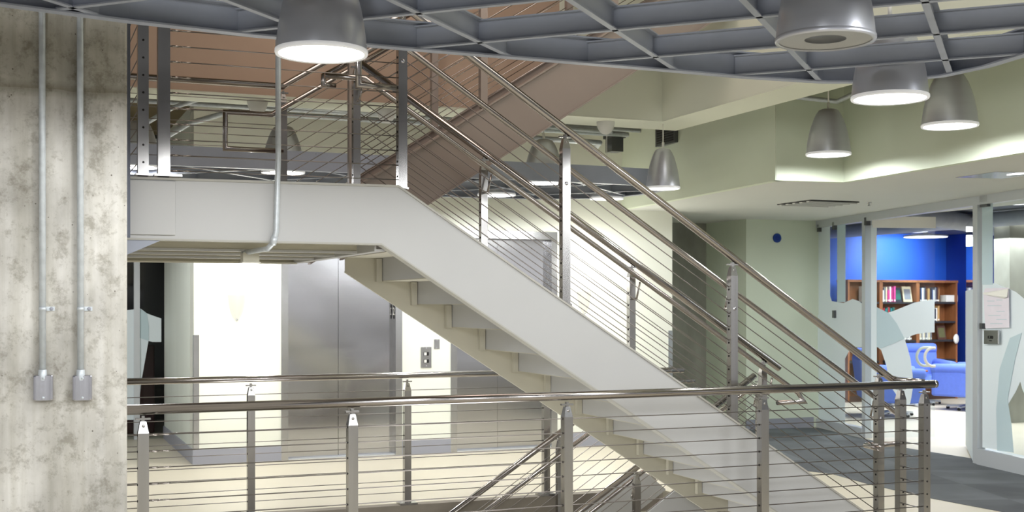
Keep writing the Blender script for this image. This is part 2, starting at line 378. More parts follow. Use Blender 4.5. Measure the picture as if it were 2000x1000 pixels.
# call buttons
p0 = onY(832, 698, LW); t = thing('call_button_panel', (p0.x, LW, p0.z), 'grey steel lift call panel with two square buttons', 'call panel')
f = MB(); f.box((p0.x - .062, LW - .012, p0.z - .118), (p0.x + .062, LW, p0.z + .118)); f.build('plate', 'lift_frame', t, bevel=.003)
for dz in (.04, -.042):
    f = MB(); f.box((p0.x - .03, LW - .016, p0.z + dz - .02), (p0.x + .03, LW - .012, p0.z + dz + .02)); b_ = f.build('button', 'black', t)
    f = MB(); f.box((p0.x - .026, LW - .019, p0.z + dz - .016), (p0.x + .002, LW - .016, p0.z + dz + .016)); f.build('button_light', 'ivory', b_)
f = MB()
for dz in (.1, -.095): f.lathe((p0.x, LW - .012, p0.z + dz), [(.001, -.003), (.007, -.003), (.007, 0)], 12, 'Y')
f.build('screw', 'boxsteel', t)
p0 = onY(853, 672, LW); t = thing('wall_plate', (p0.x, LW, p0.z), 'small grey blank plate up and right of the lift call panel', 'wall plate')
f = MB(); f.box((p0.x - .033, LW - .009, p0.z - .055), (p0.x + .033, LW, p0.z + .055)); f.build('plate', 'lift_frame', t, bevel=.003)
f = MB()
for dz in (.043, -.043): f.lathe((p0.x, LW - .009, p0.z + dz), [(.001, -.003), (.007, -.003), (.007, 0)], 12, 'Y')
f.build('screw', 'boxsteel', t)
# wall sconces
for x, y, lab in ((462, 600, 'pale cone wall light left of the lifts'), (1140, 590, 'pale cone wall light right of the lifts, seen through the stair cables')):
    p0 = onY(x, y, LW); t = thing('wall_sconce', (p0.x, LW, p0.z), lab, 'wall light')
    f = MB(); prof = [(.002, -.13), (.02, -.125), (.045, -.09), (.07, -.02), (.085, .06), (.092, .13)]
    for i in range(len(prof) - 1):
        (r0, z0), (r1, z1) = prof[i], prof[i + 1]
        for j in range(14):
            a0, a1 = PI + PI * j / 14, PI + PI * (j + 1) / 14
            q = f.poly([(p0.x + r0 * math.cos(a0), LW + r0 * math.sin(a0), p0.z + z0), (p0.x + r0 * math.cos(a1), LW + r0 * math.sin(a1), p0.z + z0),
                        (p0.x + r1 * math.cos(a1), LW + r1 * math.sin(a1), p0.z + z1), (p0.x + r1 * math.cos(a0), LW + r1 * math.sin(a0), p0.z + z1)]); q.smooth = True
    bmesh.ops.remove_doubles(f.bm, verts=f.bm.verts, dist=.0005)
    f.build('shade', 'sconce', t)
    f = MB(); f.lathe((p0.x, LW - .025, p0.z - .135), [(.001, -.012), (.009, -.008), (.012, .002), (.008, .012), (.001, .014)], 12); f.build('finial', 'lift_frame', t)
    light('sconce_bulb', 'POINT', (p0.x, LW - .30, p0.z + .45), 16, (1, .97, .9), shadow_soft_size=.12)
    light('sconce_bulb', 'POINT', (p0.x, LW - .45, p0.z - .6), 6, (1, .97, .9), shadow_soft_size=.12)

# far left glazed front (Y = 15.9)
GY = 15.9
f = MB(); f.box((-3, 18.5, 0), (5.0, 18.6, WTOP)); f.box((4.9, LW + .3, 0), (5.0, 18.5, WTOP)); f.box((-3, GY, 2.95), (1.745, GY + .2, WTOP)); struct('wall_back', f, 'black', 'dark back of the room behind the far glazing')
t = sthing('window_1', (.9, GY, 0), 'far glazed front with frosted curves left of the lifts')
f = MB(); f.box((-1.5, GY, .0), (1.74, GY + .012, 2.95)); f.build('pane', 'glass', t)
f = MB(); xm = onY(267, 600, GY).x; f.box((xm - .035, GY - .03, 0), (xm + .035, GY + .03, 2.95)); f.build('mullion', 'alu', t)
f = MB(); P = [(200, 625), (240, 607), (262, 604), (275, 603), (287, 612), (300, 617), (315, 622), (315, 668), (298, 668), (290, 666), (284, 700), (276, 745), (268, 820), (200, 820)]
f.prism([onY(x, y, GY - .004) for x, y in P], (0, .002, 0)); f.build('frosted_film', 'frost', t)
f = MB(); P = [(273, 603), (287, 612), (291, 640), (290, 666), (273, 660)]
f.prism([onY(x, y, GY - .010) for x, y in P], (0, .002, 0)); f.build('frosted_film', 'frost2', t)
f = MB(); f.box((.2, 16.6, 0), (1.7, 17.2, 1.15)); tag(f.build('counter', 'maroon', bevel=.02), 'dark red counter behind the far glazing', 'counter')

# slab edge beam of the floor above, L shaped round the stair well; warm light painted in as tan left of the upper flight, cream on the right
BZ, BY0, BY1, BX0, BX1 = 3.40, 10.07, 10.55, 5.60, 6.02
f = MB(); f.box((-3, BY0, BZ), (4.55, BY0 + .1, 5.6)); struct('wall_fascia', f, 'warm_lit_wall', 'slab edge above the landing, warm light painted in as tan')
f = MB(); f.box((4.55, BY0, BZ), (BX0, BY0 + .1, 5.6)); f.box((BX0, 2.0, BZ), (BX0 + .1, BY0 + .1, 5.6))
struct('wall_fascia_right', f, 'cream', 'cream slab edge round the corner of the stair well')
f = MB(); f.box((-3, BY0 + .1, BZ), (BX1, BY1, 3.79)); f.box((BX0 + .1, 2.0, BZ), (BX1, BY0 + .1, 4.04))
f.box((-3, BY0, BZ - .012), (BX1, BY1, BZ - .001)); f.box((BX0, 2.0, BZ - .012), (BX1, BY0, BZ - .001))
struct('trim_beam', f, 'cream', 'cream underside of the slab edge beam')
# ceiling of the lobby plenum and upper ceiling
f = MB(); f.box((-3, BY1, 3.80), (6.9, 20, 3.9)); f.box((BX1, 1, 4.05), (14, BY1, 4.15)); f.box((6.9, BY1, 4.05), (14, 20, 4.15)); struct('ceiling_lobby', f, 'olive_ceiling', 'olive ceiling above the conduits')
f = MB(); f.box((-3, 2.5, 6.2), (9, 10.2, 6.3)); struct('ceiling_upper', f, 'olive_ceiling', 'high ceiling above the stair well')

# lower ceiling of the corridor with its bulkhead (z = 2.82)
CZ = 2.82
A_, B_, C_, D_, E_ = (6.78, LW), (6.46, 9.49), (7.157, 9.413), (6.985, 7.055), (6.85, 4.0)
f = MB(); f.prism([(A_[0], A_[1], CZ), (B_[0], B_[1], CZ), (C_[0], C_[1], CZ), (D_[0], D_[1], CZ), (E_[0], E_[1], CZ), (10.6, 4.0, CZ), (10.6, 15.6, CZ), (6.78, 15.6, CZ)], (0, 0, .08))
struct('ceiling', f, 'ceiling', 'low painted ceiling over the corridor')
f = MB()
for (x0, y0), (x1, y1) in ((A_, B_), (B_, C_), (C_, D_), (D_, E_)):
    d = Vector((x1 - x0, y1 - y0, 0)).normalized(); nn = Vector((-d.y, d.x, 0)) * .08
    if (x0, y0) == A_: nn = Vector((.08, 0, 0))
    if (x0, y0) in (A_, C_, D_): x0 -= .006; x1 -= .006
    else: y0 -= .006; y1 -= .006
    f.prism([(x0, y0, CZ - .001), (x1, y1, CZ - .001), (x1 + abs(nn.x), y1 + abs(nn.y), CZ - .001), (x0 + abs(nn.x), y0 + abs(nn.y), CZ - .001)], (0, 0, 1.23))
struct('wall_bulkhead', f, 'green_wall', 'pale green bulkhead above the corridor ceiling')

# ================================================================ corridor end: recess, pale wall, glazing
f = MB(); f.box((9.15, 13.98, 0), (10.4, 14.2, CZ)); f.box((9.05, 13.98, 0), (9.15, 15.6, CZ)); struct('wall_right', f, 'green_wall', 'pale green wall beside the reading room glazing')
f = MB(); f.box((9.04, 13.966, 0), (10.12, 13.98, .14)); struct('baseboard_right', f, 'base', 'blue grey baseboard under the pale green wall')
f = MB(); f.box((6.8, 15.6, 0), (10.4, 15.75, CZ + .2)); struct('wall_end', f, 'grey_door', 'grey wall at the end of the recess')
p0 = onY(1330, 600, 15.1); p1 = onY(1388, 600, 15.1)
f = MB(); f.box((xb + .02, 15.0, 0), (p1.x, 15.55, CZ)); struct('wall_column', f, 'concrete_dark', 'dark concrete column in the recess')
p0 = onY(1392, 600, 15.5); p1 = onY(1452, 600, 15.5)
t = sthing('door_1', ((p0.x + p1.x) / 2, 15.58, 0), 'grey flush door in the recess')
f = MB(); f.box((p0.x, 15.55, 0), (p1.x, 15.6, 2.3)); f.build('leaf', 'grey_door', t)
f = MB(); f.box((p0.x - .05, 15.53, 0), (p0.x, 15.6, 2.36)); f.box((p1.x, 15.53, 0), (p1.x + .05, 15.6, 2.36)); f.box((p0.x, 15.53, 2.3), (p1.x, 15.6, 2.36)); f.build('door_frame', 'panel_wall', t)
f = MB(); f.box((p0.x + .08, 15.545, .15), (p1.x - .08, 15.55, .75)); f.build('kick_plate', 'lift_frame', t)
p0 = onY(1517, 465, 13.98); t = thing('disc_sign', (p0.x, 13.97, p0.z), 'round blue disc high on the pale green wall', 'sign')
f = MB(); f.disc((p0.x, 13.962, p0.z), .062, 32, 'Y', .018); f.build('disc', 'blue_disc', t)
f = MB(); f.disc((p0.x, 13.958, p0.z), .035, 32, 'Y', .004); f.build('inner_disc', 'navy_wall', t)

# glazing of the reading room: straight run from G0 to G1 (and on past the frame)
def gl(x, y=None):
    """point of the glass line under image column x (z = 0)"""
    a = Vector((10.2, 13.9)); b = Vector((9.42, 10.1)); r = ray(x, 500)
    d = b - a; den = r.x * d.y - r.y * d.x
    t_ = (a.x * d.y - a.y * d.x) / den
    return Vector((r.x * t_, r.y * t_, 0))
def glp(x, y):
    p = gl(x); r = ray(x, y); t_ = p.x / r.x; return Vector((p.x, p.y, CH + r.z * t_))
GD = Vector((9.42 - 10.2, 10.1 - 13.9, 0)).normalized(); GN = Vector((GD.y, -GD.x, 0))   # GN points to the hall
if GN.x > 0: GN = -GN
H = CZ
def gpost(mb, x, wd, dp, z0, z1):
    p = gl(x); mb.beam(p + Vector((0, 0, z0)), p + Vector((0, 0, z1)), wd, dp, up=GN); return mb
t = sthing('window_2', tuple(gl(1645)), 'frameless glazing with frosted shapes left of the glass door')
f = MB(); a, b = gl(1598), gl(1690); f.prism([a, b, b - GN * .012, a - GN * .012], (0, 0, H)); f.build('pane', 'glass', t)
for nm, P, m_ in (('frosted_film', [(1598, 436), (1622, 434), (1622, 578), (1626, 590), (1626, 850), (1598, 838)], 'frost'),
                  ('frosted_film', [(1637, 432), (1653, 430), (1653, 590), (1637, 590)], 'frost2'),
                  ('frosted_film', [(1598, 620), (1610, 596), (1626, 588), (1650, 592), (1668, 584), (1680, 588), (1690, 596), (1690, 678), (1665, 678), (1653, 700), (1653, 862), (1627, 856), (1627, 700), (1598, 700)], 'frost')):
    f = MB(); k = .006 if m_ == 'frost' else .012
    if nm and P[0] == (1598, 620): k = .018
    f.prism([glp(x, y) + GN * k for x, y in P], GN * .002); f.build(nm, m_, t)
f = MB()
for x in (1604, 1634, 1697): 
    p = gl(x); 
    for z in ((2.72,) if x != 1634 else (2.72, 1.55)): f.beam(p + GN * .02 + Vector((0, 0, z - .05)), p + GN * .02 + Vector((0, 0, z + .05)), .06, .06, up=GN)
f.build('patch_fitting', 'alu_dark', t)
t = sthing('trim_glazing', tuple(gl(1750)), 'pale metal frame of the glazing')
f = MB(); f.beam(gl(1597) + Vector((0, 0, H - .045)), gl(2060) + Vector((0, 0, H - .045)), .10, .10); f.build('head_rail', 'alu', t)
f = MB(); gpost(f, 1598, .05, .08, 0, H - .09); f.build('post', 'alu', t)
f = MB(); gpost(f, 1693, .09, .09, 0, H - .09); f.build('post', 'alu', t)
f = MB(); gpost(f, 1912, .09, .09, 0, H - .09); f.build('post', 'alu', t)
f = MB(); f.beam(gl(1597) + Vector((0, 0, .06)) - GN * .0, gl(1690) + Vector((0, 0, .06)), .1, .12); f.build('sill', 'alu', t)
f = MB(); f.beam(gl(1919) + Vector((0, 0, .085)), gl(2060) + Vector((0, 0, .085)), .14, .17); f.build('sill', 'alu', t)
# right hand pane with its big frosted curve, notice and room sign
t = sthing('window_3', tuple(gl(1960)), 'glazing right of the door with frosted curves')
f = MB(); a, b = gl(1919), gl(2060); f.prism([a + Vector((0, 0, .17)), b + Vector((0, 0, .17)), b - GN * .012 + Vector((0, 0, .17)), a - GN * .012 + Vector((0, 0, .17))], (0, 0, H - .26)); f.build('pane', 'glass', t)
for P, m_, k in (([(1920, 555), (1945, 553), (1985, 570), (2010, 590), (2060, 640), (2060, 900), (1998, 760), (1994, 745), (1985, 765), (1970, 790), (1960, 830), (1952, 878), (1920, 874)], 'frost', .006),
                 ([(1920, 392), (1941, 390), (1941, 556), (1920, 556)], 'frost2', .010),
                 ([(1998, 650), (1985, 700), (1970, 780), (1978, 830), (1982, 884), (1950, 880), (1948, 800), (1955, 720), (1975, 660)], 'frost2', .012)):
    f = MB(); f.prism([glp(x, y) + GN * k for x, y in P], GN * .002); f.build('frosted_film', m_, t)
f = MB(); p = glp(1929, 393); f.beam(p + GN * .02 + Vector((0, 0, -.06)), p + GN * .02 + Vector((0, 0, .06)), .14, .06, up=GN); f.build('patch_fitting', 'alu_dark', t)
f = MB(); p = glp(1924, 637); f.beam(p + GN * .02 + Vector((0, 0, -.03)), p + GN * .02 + Vector((0, 0, .03)), .05, .06, up=GN); f.build('patch_fitting', 'alu_dark', t)
P = [glp(x, y) + GN * .03 for x, y in [(1926, 572), (1930, 563), (1976, 562), (1977, 640), (1930, 641)]]
t = thing('paper_notice', tuple(P[4]), 'crumpled white paper notice taped to the glass above the room sign', 'notice')
f = MB(); f.prism(P, GN * .003); f.build('sheet', 'paper', t)
f = MB()
q0, q1, q2 = [glp(x, y) + GN * .036 for x, y in [(1926, 572), (1976, 564), (1968, 583)]]
f.prism([q0, q1, glp(1976, 580) + GN * .05, q2, glp(1930, 575) + GN * .05], GN * .006); f.build('folded_corner', 'ivory', t)
f = MB()
for i, (x0, x1, y) in enumerate([(1934, 1948, 588), (1952, 1964, 586), (1934, 1962, 597), (1952, 1968, 608), (1936, 1960, 616), (1952, 1972, 624), (1940, 1964, 632)]):
    a, b = glp(x0, y) + GN * .034, glp(x1, y) + GN * .034; f.beam(a, b, .001, .006)
f.build('faint_print', 'frost2', t)
P = [glp(x, y) + GN * .03 for x, y in [(1930, 672), (1930, 645), (1958, 645), (1958, 672)]]
t = thing('room_sign', tuple(P[0]), 'small grey room number plate on the glass right of the door', 'sign')
f = MB(); f.prism(P, GN * .02); f.build('plate', 'lift_frame', t, bevel=.004)
pc = glp(1943, 659) + GN * .052; ang = math.atan2(-GD.y, -GD.x); ang = math.atan2(GN.y, GN.x) + PI / 2
text('K300', .045, pc, (PI / 2, 0, ang), 'black', t, 'room_number', .001)
f = MB(); pd = glp(1943, 665.5) + GN * .052; f.beam(pd - GD * .022, pd + GD * .022, .002, .008); f.build('braille_strip', 'black', t)
# glass door leaf standing open
hinge = gl(1703) - GN * .0; tip = onZ(1825, 856, 0)
dd = (tip - hinge); dd.z = 0; dn = Vector((dd.y, -dd.x, 0)).normalized()
if dn.y > 0: dn = -dn
t = sthing('door_2', tuple(hinge), 'open frameless glass door with a wide frosted curve')
def dp(x, y):
    r = ray(x, 500); den = r.x * dd.y - r.y * dd.x; t_ = (hinge.x * dd.y - hinge.y * dd.x) / den
    return Vector((r.x * t_, r.y * t_, CH + ray(x, y).z * t_))
f = MB(); f.prism([hinge + Vector((0, 0, .02)), tip + Vector((0, 0, .02)), tip + dn * .012 + Vector((0, 0, .02)), hinge + dn * .012 + Vector((0, 0, .02))], (0, 0, 2.62)); f.build('pane', 'glass', t)
f = MB(); a, b = dp(1703, 426), dp(1825, 426); zt = a.z
f.prism([(hinge.x, hinge.y, zt - .12), (tip.x, tip.y, zt - .12), (tip.x + dn.x * .04, tip.y + dn.y * .04, zt - .12), (hinge.x + dn.x * .04, hinge.y + dn.y * .04, zt - .12)], (0, 0, .14)); f.build('top_rail', 'ivory', t)
f = MB(); f.prism([dp(x, y) + dn * .02 for x, y in [(1700, 440), (1711, 440), (1711, 850), (1700, 846)]], dn * .002); f.build('frosted_film', 'frost', t)
P = [(1711, 600), (1722, 606), (1732, 611), (1745, 607), (1765, 599), (1785, 591), (1805, 587), (1824, 587), (1824, 649), (1805, 650), (1790, 652), (1775, 657), (1765, 661), (1771, 678), (1777, 700), (1781, 730), (1782, 755), (1779, 775), (1776, 790), (1768, 790), (1756, 780), (1742, 760), (1734, 735), (1729, 710), (1720, 684), (1711, 676)]
f = MB(); f.prism([dp(x, y) + dn * .016 for x, y in P], dn * .002); f.build('frosted_film', 'frost', t)
P = [(1711, 600), (1735, 612), (1750, 632), (1765, 661), (1740, 672), (1720, 680), (1711, 678)]
f = MB(); f.prism([dp(x, y) + dn * .022 for x, y in P], dn * .002); f.build('frosted_film', 'frost2', t)
for s_ in (0, 1):
    f = MB(); cx = 1806 + 8 * s_; pts = []
    for k in range(13):
        a = math.radians(80 + 200 * k / 12); pts.append((cx + 16 * math.cos(a) + 4, 697 - 18 * math.sin(a)))
    P = [dp(x, y) + dn * (.06 if s_ else -.05) for x, y in pts]
    f.tube([dp(min(1822, pts[0][0] + 10), pts[0][1]) + dn * (.06 if s_ else -.05)] + P + [dp(min(1822, pts[-1][0] + 10), pts[-1][1]) + dn * (.06 if s_ else -.05)], .018, 10); f.build('pull_handle', 'ivory', t)
# second leaf, edge on beside the right post
h2 = gl(1903); t2 = sthing('door_3', tuple(h2), 'second glass door leaf folded back against the post')
t2p = gl(1903) - GN * .9 + GD * .07; t2p = onZ(1889, 872, 0)
f = MB(); d2 = (t2p - h2).normalized(); n2 = Vector((-d2.y, d2.x, 0))
f.prism([h2 + Vector((0, 0, .02)), t2p + Vector((0, 0, .02)), t2p + n2 * .012 + Vector((0, 0, .02)), h2 + n2 * .012 + Vector((0, 0, .02))], (0, 0, 2.6)); f.build('pane', 'glass', t2)
f = MB(); f.prism([h2 + Vector((0, 0, .02)) - n2 * .004, t2p + Vector((0, 0, .02)) - n2 * .004, t2p - n2 * .006 + Vector((0, 0, .02)), h2 - n2 * .006 + Vector((0, 0, .02))], (0, 0, 1.82)); f.build('frosted_film', 'frost', t2)
f = MB(); f.prism([h2 + Vector((0, 0, .02)) + n2 * .016, t2p + Vector((0, 0, .02)) + n2 * .016, t2p + n2 * .018 + Vector((0, 0, .02)), h2 + n2 * .018 + Vector((0, 0, .02))], (0, 0, 1.82)); f.build('frosted_film', 'frost', t2)

# reading room shell
RZ = 2.95
bY = 17.9; cX = onY(1848, 550, bY).x
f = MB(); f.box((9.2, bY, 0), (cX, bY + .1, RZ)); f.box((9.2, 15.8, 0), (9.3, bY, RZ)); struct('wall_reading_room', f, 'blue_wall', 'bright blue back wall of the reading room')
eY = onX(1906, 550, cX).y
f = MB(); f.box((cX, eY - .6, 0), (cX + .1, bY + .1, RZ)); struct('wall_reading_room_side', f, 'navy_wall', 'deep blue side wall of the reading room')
f = MB(); f.box((9.3, 6, RZ), (26, 26, RZ + .1)); struct('ceiling_reading_room', f, 'lib_ceiling', 'grey exposed ceiling of the reading room')
f = MB(); f.box((cX + .1, eY - .61, 0), (24, eY - .5, RZ)); f.box((24, 4, 0), (24.1, eY, RZ)); struct('wall_reading_room_far', f, 'far_paint', 'pale far wall of the reading room')
# far window strip and pillar seen through the right pane
p0 = onY(1945, 545, eY - .62); p1 = onY(1969, 545, eY - .62)
t = sthing('window_4', tuple((p0.x, eY - .62, 0)), 'bright narrow window at the far side of the reading room')
f = MB(); f.box((p0.x, eY - .63, onY(1945, 600, eY - .62).z), (p1.x, eY - .615, onY(1945, 510, eY - .62).z)); f.build('pane', 'window', t)
f = MB(); xm = onY(1957, 545, eY - .62).x; f.box((xm - .02, eY - .65, p0.z - .4), (xm + .02, eY - .63, onY(1945, 510, eY - .62).z)); f.build('window_frame', 'alu', t)
f = MB(); f.box((onY(1972, 500, 13.4).x, 13.4, 0), (onY(1996, 500, 13.4).x + .2, 13.7, RZ)); struct('wall_pillar', f, 'concrete_dark', 'grey pillar in the reading room')
# ducts and round lights on that ceiling
for i, (a, b, r) in enumerate([((11.2, 9.2, 2.79), (16.5, 12.0, 2.79), .14), ((10.6, 12.4, 2.81), (16, 15.6, 2.81), .12), ((12.5, 10.0, 2.83), (12.0, 17.5, 2.83), .10)]):
    f = MB(); f.tube([a, b], r, 18); tag(f.build('ceiling_duct', 'canopy'), ['grey round duct nearest the glazing on the reading room ceiling', 'grey round duct over the bookcases', 'thin grey duct crossing under the other ducts'][i], 'duct')
for (x, y, lab) in ((1768, 452, 'flat round ceiling light nearest the bookcases, left one'), (1808, 463, 'wide flat ceiling light above the bookcases'), (1962, 437, 'flat round ceiling light seen right of the door post, lower one'), (1985, 395, 'flat round ceiling light at the top of the right pane'), (1890, 473, 'small flat ceiling light close to the door post')):
    p = onZ(x, y, 2.84); t = thing('disc_ceiling_light', tuple(p), lab, 'ceiling light', 'flat lights of the reading room')
    f = MB(); r_ = .36 if x != 1890 else .16
    f.lathe(p, [(r_, .0), (r_ + .02, .01), (r_, .03), (.05, .06), (.03, .10)], 32); f.build('housing', 'alu', t)
    f = MB(); f.disc(p - Vector((0, 0, .004)), r_, 32); f.build('diffuser', 'lens_cool', t)
light('wall_washer', 'SPOT', (14.55, 16.9, 2.80), 260, (.80, .95, 1), spot_size=2.2, spot_blend=1, shadow_soft_size=.1, rot=(math.radians(70), 0, 0))

# ceiling devices of the corridor
f = MB(); c_ = onZ(1597, 396, CZ); f.box((c_.x - .32, c_.y - .32, CZ - .012), (c_.x + .32, c_.y + .32, CZ - .001))
t = f.build('ceiling_vent', 'dark'); tag(t, 'dark square air vent in the corridor ceiling', 'vent')
f = MB()
for k in range(5): f.beam(c_ + Vector((-.32, -.26 + k * .13, -.018)), c_ + Vector((.32, -.26 + k * .13, -.018)), .05, .012)
f.build('slat', 'ceiling', t)
t.children[0].location = Vector((0, 0, 0)) if False else t.children[0].location
a, b, c2, d2_ = [onZ(x, y, CZ - .004) for x, y in [(1866, 347), (1945, 336), (2030, 338), (1960, 349)]]
t = thing('recessed_ceiling_light', tuple(a), 'recessed square ceiling light with mirror louvre near the right edge', 'ceiling light')
f = MB(); f.prism([a, b, c2, d2_], (0, 0, .003)); f.build('reflector', 'boxsteel', t)
f = MB(); f.prism([a.lerp(c2, .62), b.lerp(c2, .55), b.lerp(c2, .75), a.lerp(c2, .80)], (0, 0, -.004)); f.build('tube_lamp', 'lens_cool', t)
p = onZ(1697, 395, CZ); t = thing('sprinkler_head', tuple(p), 'small sprinkler head under the corridor ceiling by the glazing', 'sprinkler')
f = MB(); f.lathe(p, [(.03, 0), (.03, -.008), (.008, -.012), (.008, -.035), (.022, -.038), (.001, -.042)], 14); f.build('head', 'lift_frame', t)
# wall vent on the bulkhead
vx, vy, vz = 6.63, 11.8, 3.53
t = thing('wall_vent', (vx, vy, vz), 'small dark louvred vent high on the bulkhead by the slab corner', 'vent')
f = MB(); f.box((vx - .03, vy - .22, vz - .10), (vx + .03, vy + .22, vz + .10)); f.build('frame', 'alu_dark', t)
f = MB()
for k in range(6): f.box((vx - .036, vy - .18, vz - .075 + k * .027), (vx - .03, vy + .18, vz - .062 + k * .027))
f.build('louvre', 'black', t)
# conduits on the lobby ceiling
def conduit(pts, r, lab, m='zinc'):
    f = MB(); f.tube(pts, r, 10); return tag(f.build('conduit', m), lab, 'conduit', 'conduits over the lift lobby')
conduit([(-.5, 11.6, 3.62), (1.3, 11.6, 3.62), (1.55, 11.6, 3.68), (5.9, 11.6, 3.68)], .035, 'thick pale conduit highest over the lift lobby')
conduit([(-.5, 12.0, 3.60), (6.4, 12.0, 3.60)], .025, 'straight thin conduit along the lobby ceiling behind the thick one')
conduit([(1.0, 11.9, 3.05), (1.55, 12.1, 3.42), (1.95, 12.1, 3.56), (6.3, 12.1, 3.56)], .028, 'conduit rising from the left and levelling off under the beam')
conduit([(.9, 11.7, 3.20), (1.35, 11.7, 3.50), (1.6, 11.7, 3.60), (5.9, 11.7, 3.52)], .022, 'thin conduit beside the bending one')
conduit([(5.0, 12.3, 3.50), (6.0, 12.2, 3.47), (6.3, 12.95, 3.5)], .03, 'conduit turning toward the wall vent')
conduit([(6.55, 9.40, 3.58), (7.02, 9.33, 3.55), (6.93, 8.7, 3.6), (6.90, 7.4, 3.6)], .022, 'conduit along the bulkhead behind the small pendant')
f = MB(); p = onY(1200, 262, 12.2); f.box((p.x - .09, 12.1, p.z - .05), (p.x + .09, 12.3, p.z + .09)); f.box((p.x - .07, 12.12, p.z - .2), (p.x + .07, 12.28, p.z - .05)); tag(f.build('loudspeaker', 'alu_dark'), 'small dark box hanging by the conduits above the right pendants', 'speaker')

# ================================================================ CONCRETE COLUMN
CY = 6.3; cxr = .515
f = MB(); f.box((-1.6, CY, -.0), (cxr - .012, CY + .8, 5.5)); f.prism([(cxr - .012, CY, 0), (cxr, CY + .012, 0), (cxr, CY + .8, 0), (cxr - .012, CY + .8, 0)], (0, 0, 5.5))
c = f.build('concrete_column', 'concrete'); tag(c, 'thick cast concrete column filling the left edge, two conduits on it', 'column')
f = MB(); f.box((.53, 7.14, 2.06), (.60, 7.20, 5.2)); tag(f.build('steel_upright', 'canopy_dark'), 'narrow grey steel upright right behind the concrete column', 'upright')
for (xt, xbm, x_box, lab, lb) in ((73, 83, 84, 'galvanised conduit on the concrete column, left of two', 'left'), (150, 157, 160, 'galvanised conduit on the concrete column, right of two', 'right')):
    pb = onY(xbm, 728, CY); X = pb.x; pbx = onY(x_box, 757, CY)
    ptop = 4.2
    t = thing('wall_conduit', (X, CY, pb.z), lab, 'conduit', 'conduits on the column')
    f = MB(); f.tube([(X, CY - .024, pb.z - .02), (X - .004, CY - .024, ptop)], .0155, 16); f.build('tube', 'zinc', t)
    f = MB(); f.lathe((X, CY - .024, pb.z - .035), [(.019, 0), (.021, .02), (.019, .05), (.0165, .052)], 16); f.build('connector', 'zinc', t)
    zs = onY(xbm, 603, CY).z
    f = MB(); f.tube([(X, CY - .024, zs - .008), (X, CY - .024, zs + .008)], .018, 16); f.box((X + .012, CY - .005, zs - .010), (X + .055, CY - .0005, zs + .010)); st = f.build('strap', 'zinc', t)
    f = MB(); f.lathe((X + .04, CY - .009, zs), [(.001, -.003), (.007, -.003), (.009, .0), (.009, .004)], 12, 'Y'); f.build('screw', 'base', st)
    # outlet box with a softly bowed cover
    t = thing('outlet_box', (pbx.x, CY, pbx.z), 'polished steel outlet box with blank cover, ' + lb + ' one of two on the column', 'outlet box', 'outlet boxes on the column')
    f = MB(); w_, h_ = .045, .062; d0, d1 = .0, .040
    f.box((pbx.x - w_, CY - d1, pbx.z - h_), (pbx.x + w_, CY - .0005, pbx.z + h_)); f.build('box', 'boxsteel', t, bevel=.008)
    f = MB(); N = 10
    for i in range(N):
        u0, u1 = -1 + 2 * i / N, -1 + 2 * (i + 1) / N
        g0, g1 = CY - d1 - .004 + .006 * (1 - u0 * u0), CY - d1 - .004 + .006 * (1 - u1 * u1)
        q = f.poly([(pbx.x + u0 * w_ * .72, g0 - .003, pbx.z - h_ * .94), (pbx.x + u1 * w_ * .72, g1 - .003, pbx.z - h_ * .94), (pbx.x + u1 * w_ * .72, g1 - .003, pbx.z + h_ * .94), (pbx.x + u0 * w_ * .72, g0 - .003, pbx.z + h_ * .94)]); q.smooth = True
    bmesh.ops.remove_doubles(f.bm, verts=f.bm.verts, dist=.0003)
    f.build('cover', 'boxsteel', t)
    for dz in (.047, -.047):
        f = MB(); f.lathe((pbx.x, CY - d1 - .004, pbx.z + dz), [(.001, -.004), (.005, -.003), (.0065, 0), (.0065, .004)], 12, 'Y'); f.build('screw', 'zinc', t)

# ================================================================ STAIR
NY, FY = 7.30, 8.60              # near and far stringers of the lower flight
SL = .636
def ntop(X): return 2.41 if X < 2.204 else 2.41 - SL * (X - 2.204)
def nbot(X): return 2.062 if X < 2.096 else 2.062 - SL * (X - 2.096)
def ftop(X): return 2.377 - SL * (X - 2.2)
def fbot(X): return 1.924 - SL * (X - 2.2)
t = thing('staircase', (5.4, NY, 0), 'off-white steel staircase crossing the picture from the landing down to the right', 'staircase')
f = MB(); xe = 2.096 + 2.062 / SL; xt_ = 2.204 + 2.41 / SL
f.prism([(.56, NY, 2.065), (2.096, NY, 2.062), (xe, NY, 0), (xt_, NY, 0), (2.204, NY, 2.41), (.56, NY, 2.40)], (0, .014, 0))
def flange(f, path, y0, y1, th, up=1):
    for (x0, z0), (x1, z1) in zip(path, path[1:]): f.prism([(x0, y0, z0), (x1, y0, z1), (x1, y1, z1), (x0, y1, z0)], (0, 0, th * up))
f.build('stringer', 'white_steel', t)
f = MB(); flange(f, [(.56, 2.40), (2.204, 2.41), (xt_, 0)], NY - .012, NY + .09, .014, 1)
flange(f, [(.56, 2.065), (2.096, 2.062), (xe, 0)], NY - .003, NY + .09, .010, -1)
f.build('flange', 'flange_paint', t)
f = MB(); f.box((.56, NY - .022, 2.085), (.862, NY, 2.395)); f.build('splice_plate', 'white_steel', t, bevel=.003)
f = MB(); f.prism([(2.2, FY, fbot(2.2)), (2.2 + 1.924 / SL, FY, 0), (2.2 + 2.377 / SL, FY, 0), (2.2, FY, ftop(2.2))], (0, .014, 0))
flange(f, [(2.2, 2.377), (2.2 + 2.377 / SL, 0)], FY - .085, FY + .014, .012, 1)
flange(f, [(2.2, 1.924), (2.2 + 1.924 / SL, 0)], FY - .0, FY + .026, .012, -1)
f.build('stringer', 'olive_steel', t).__setitem__('label', 'far stringer seen from below')
Z0, RH, TD = 2.195, .1688, .266
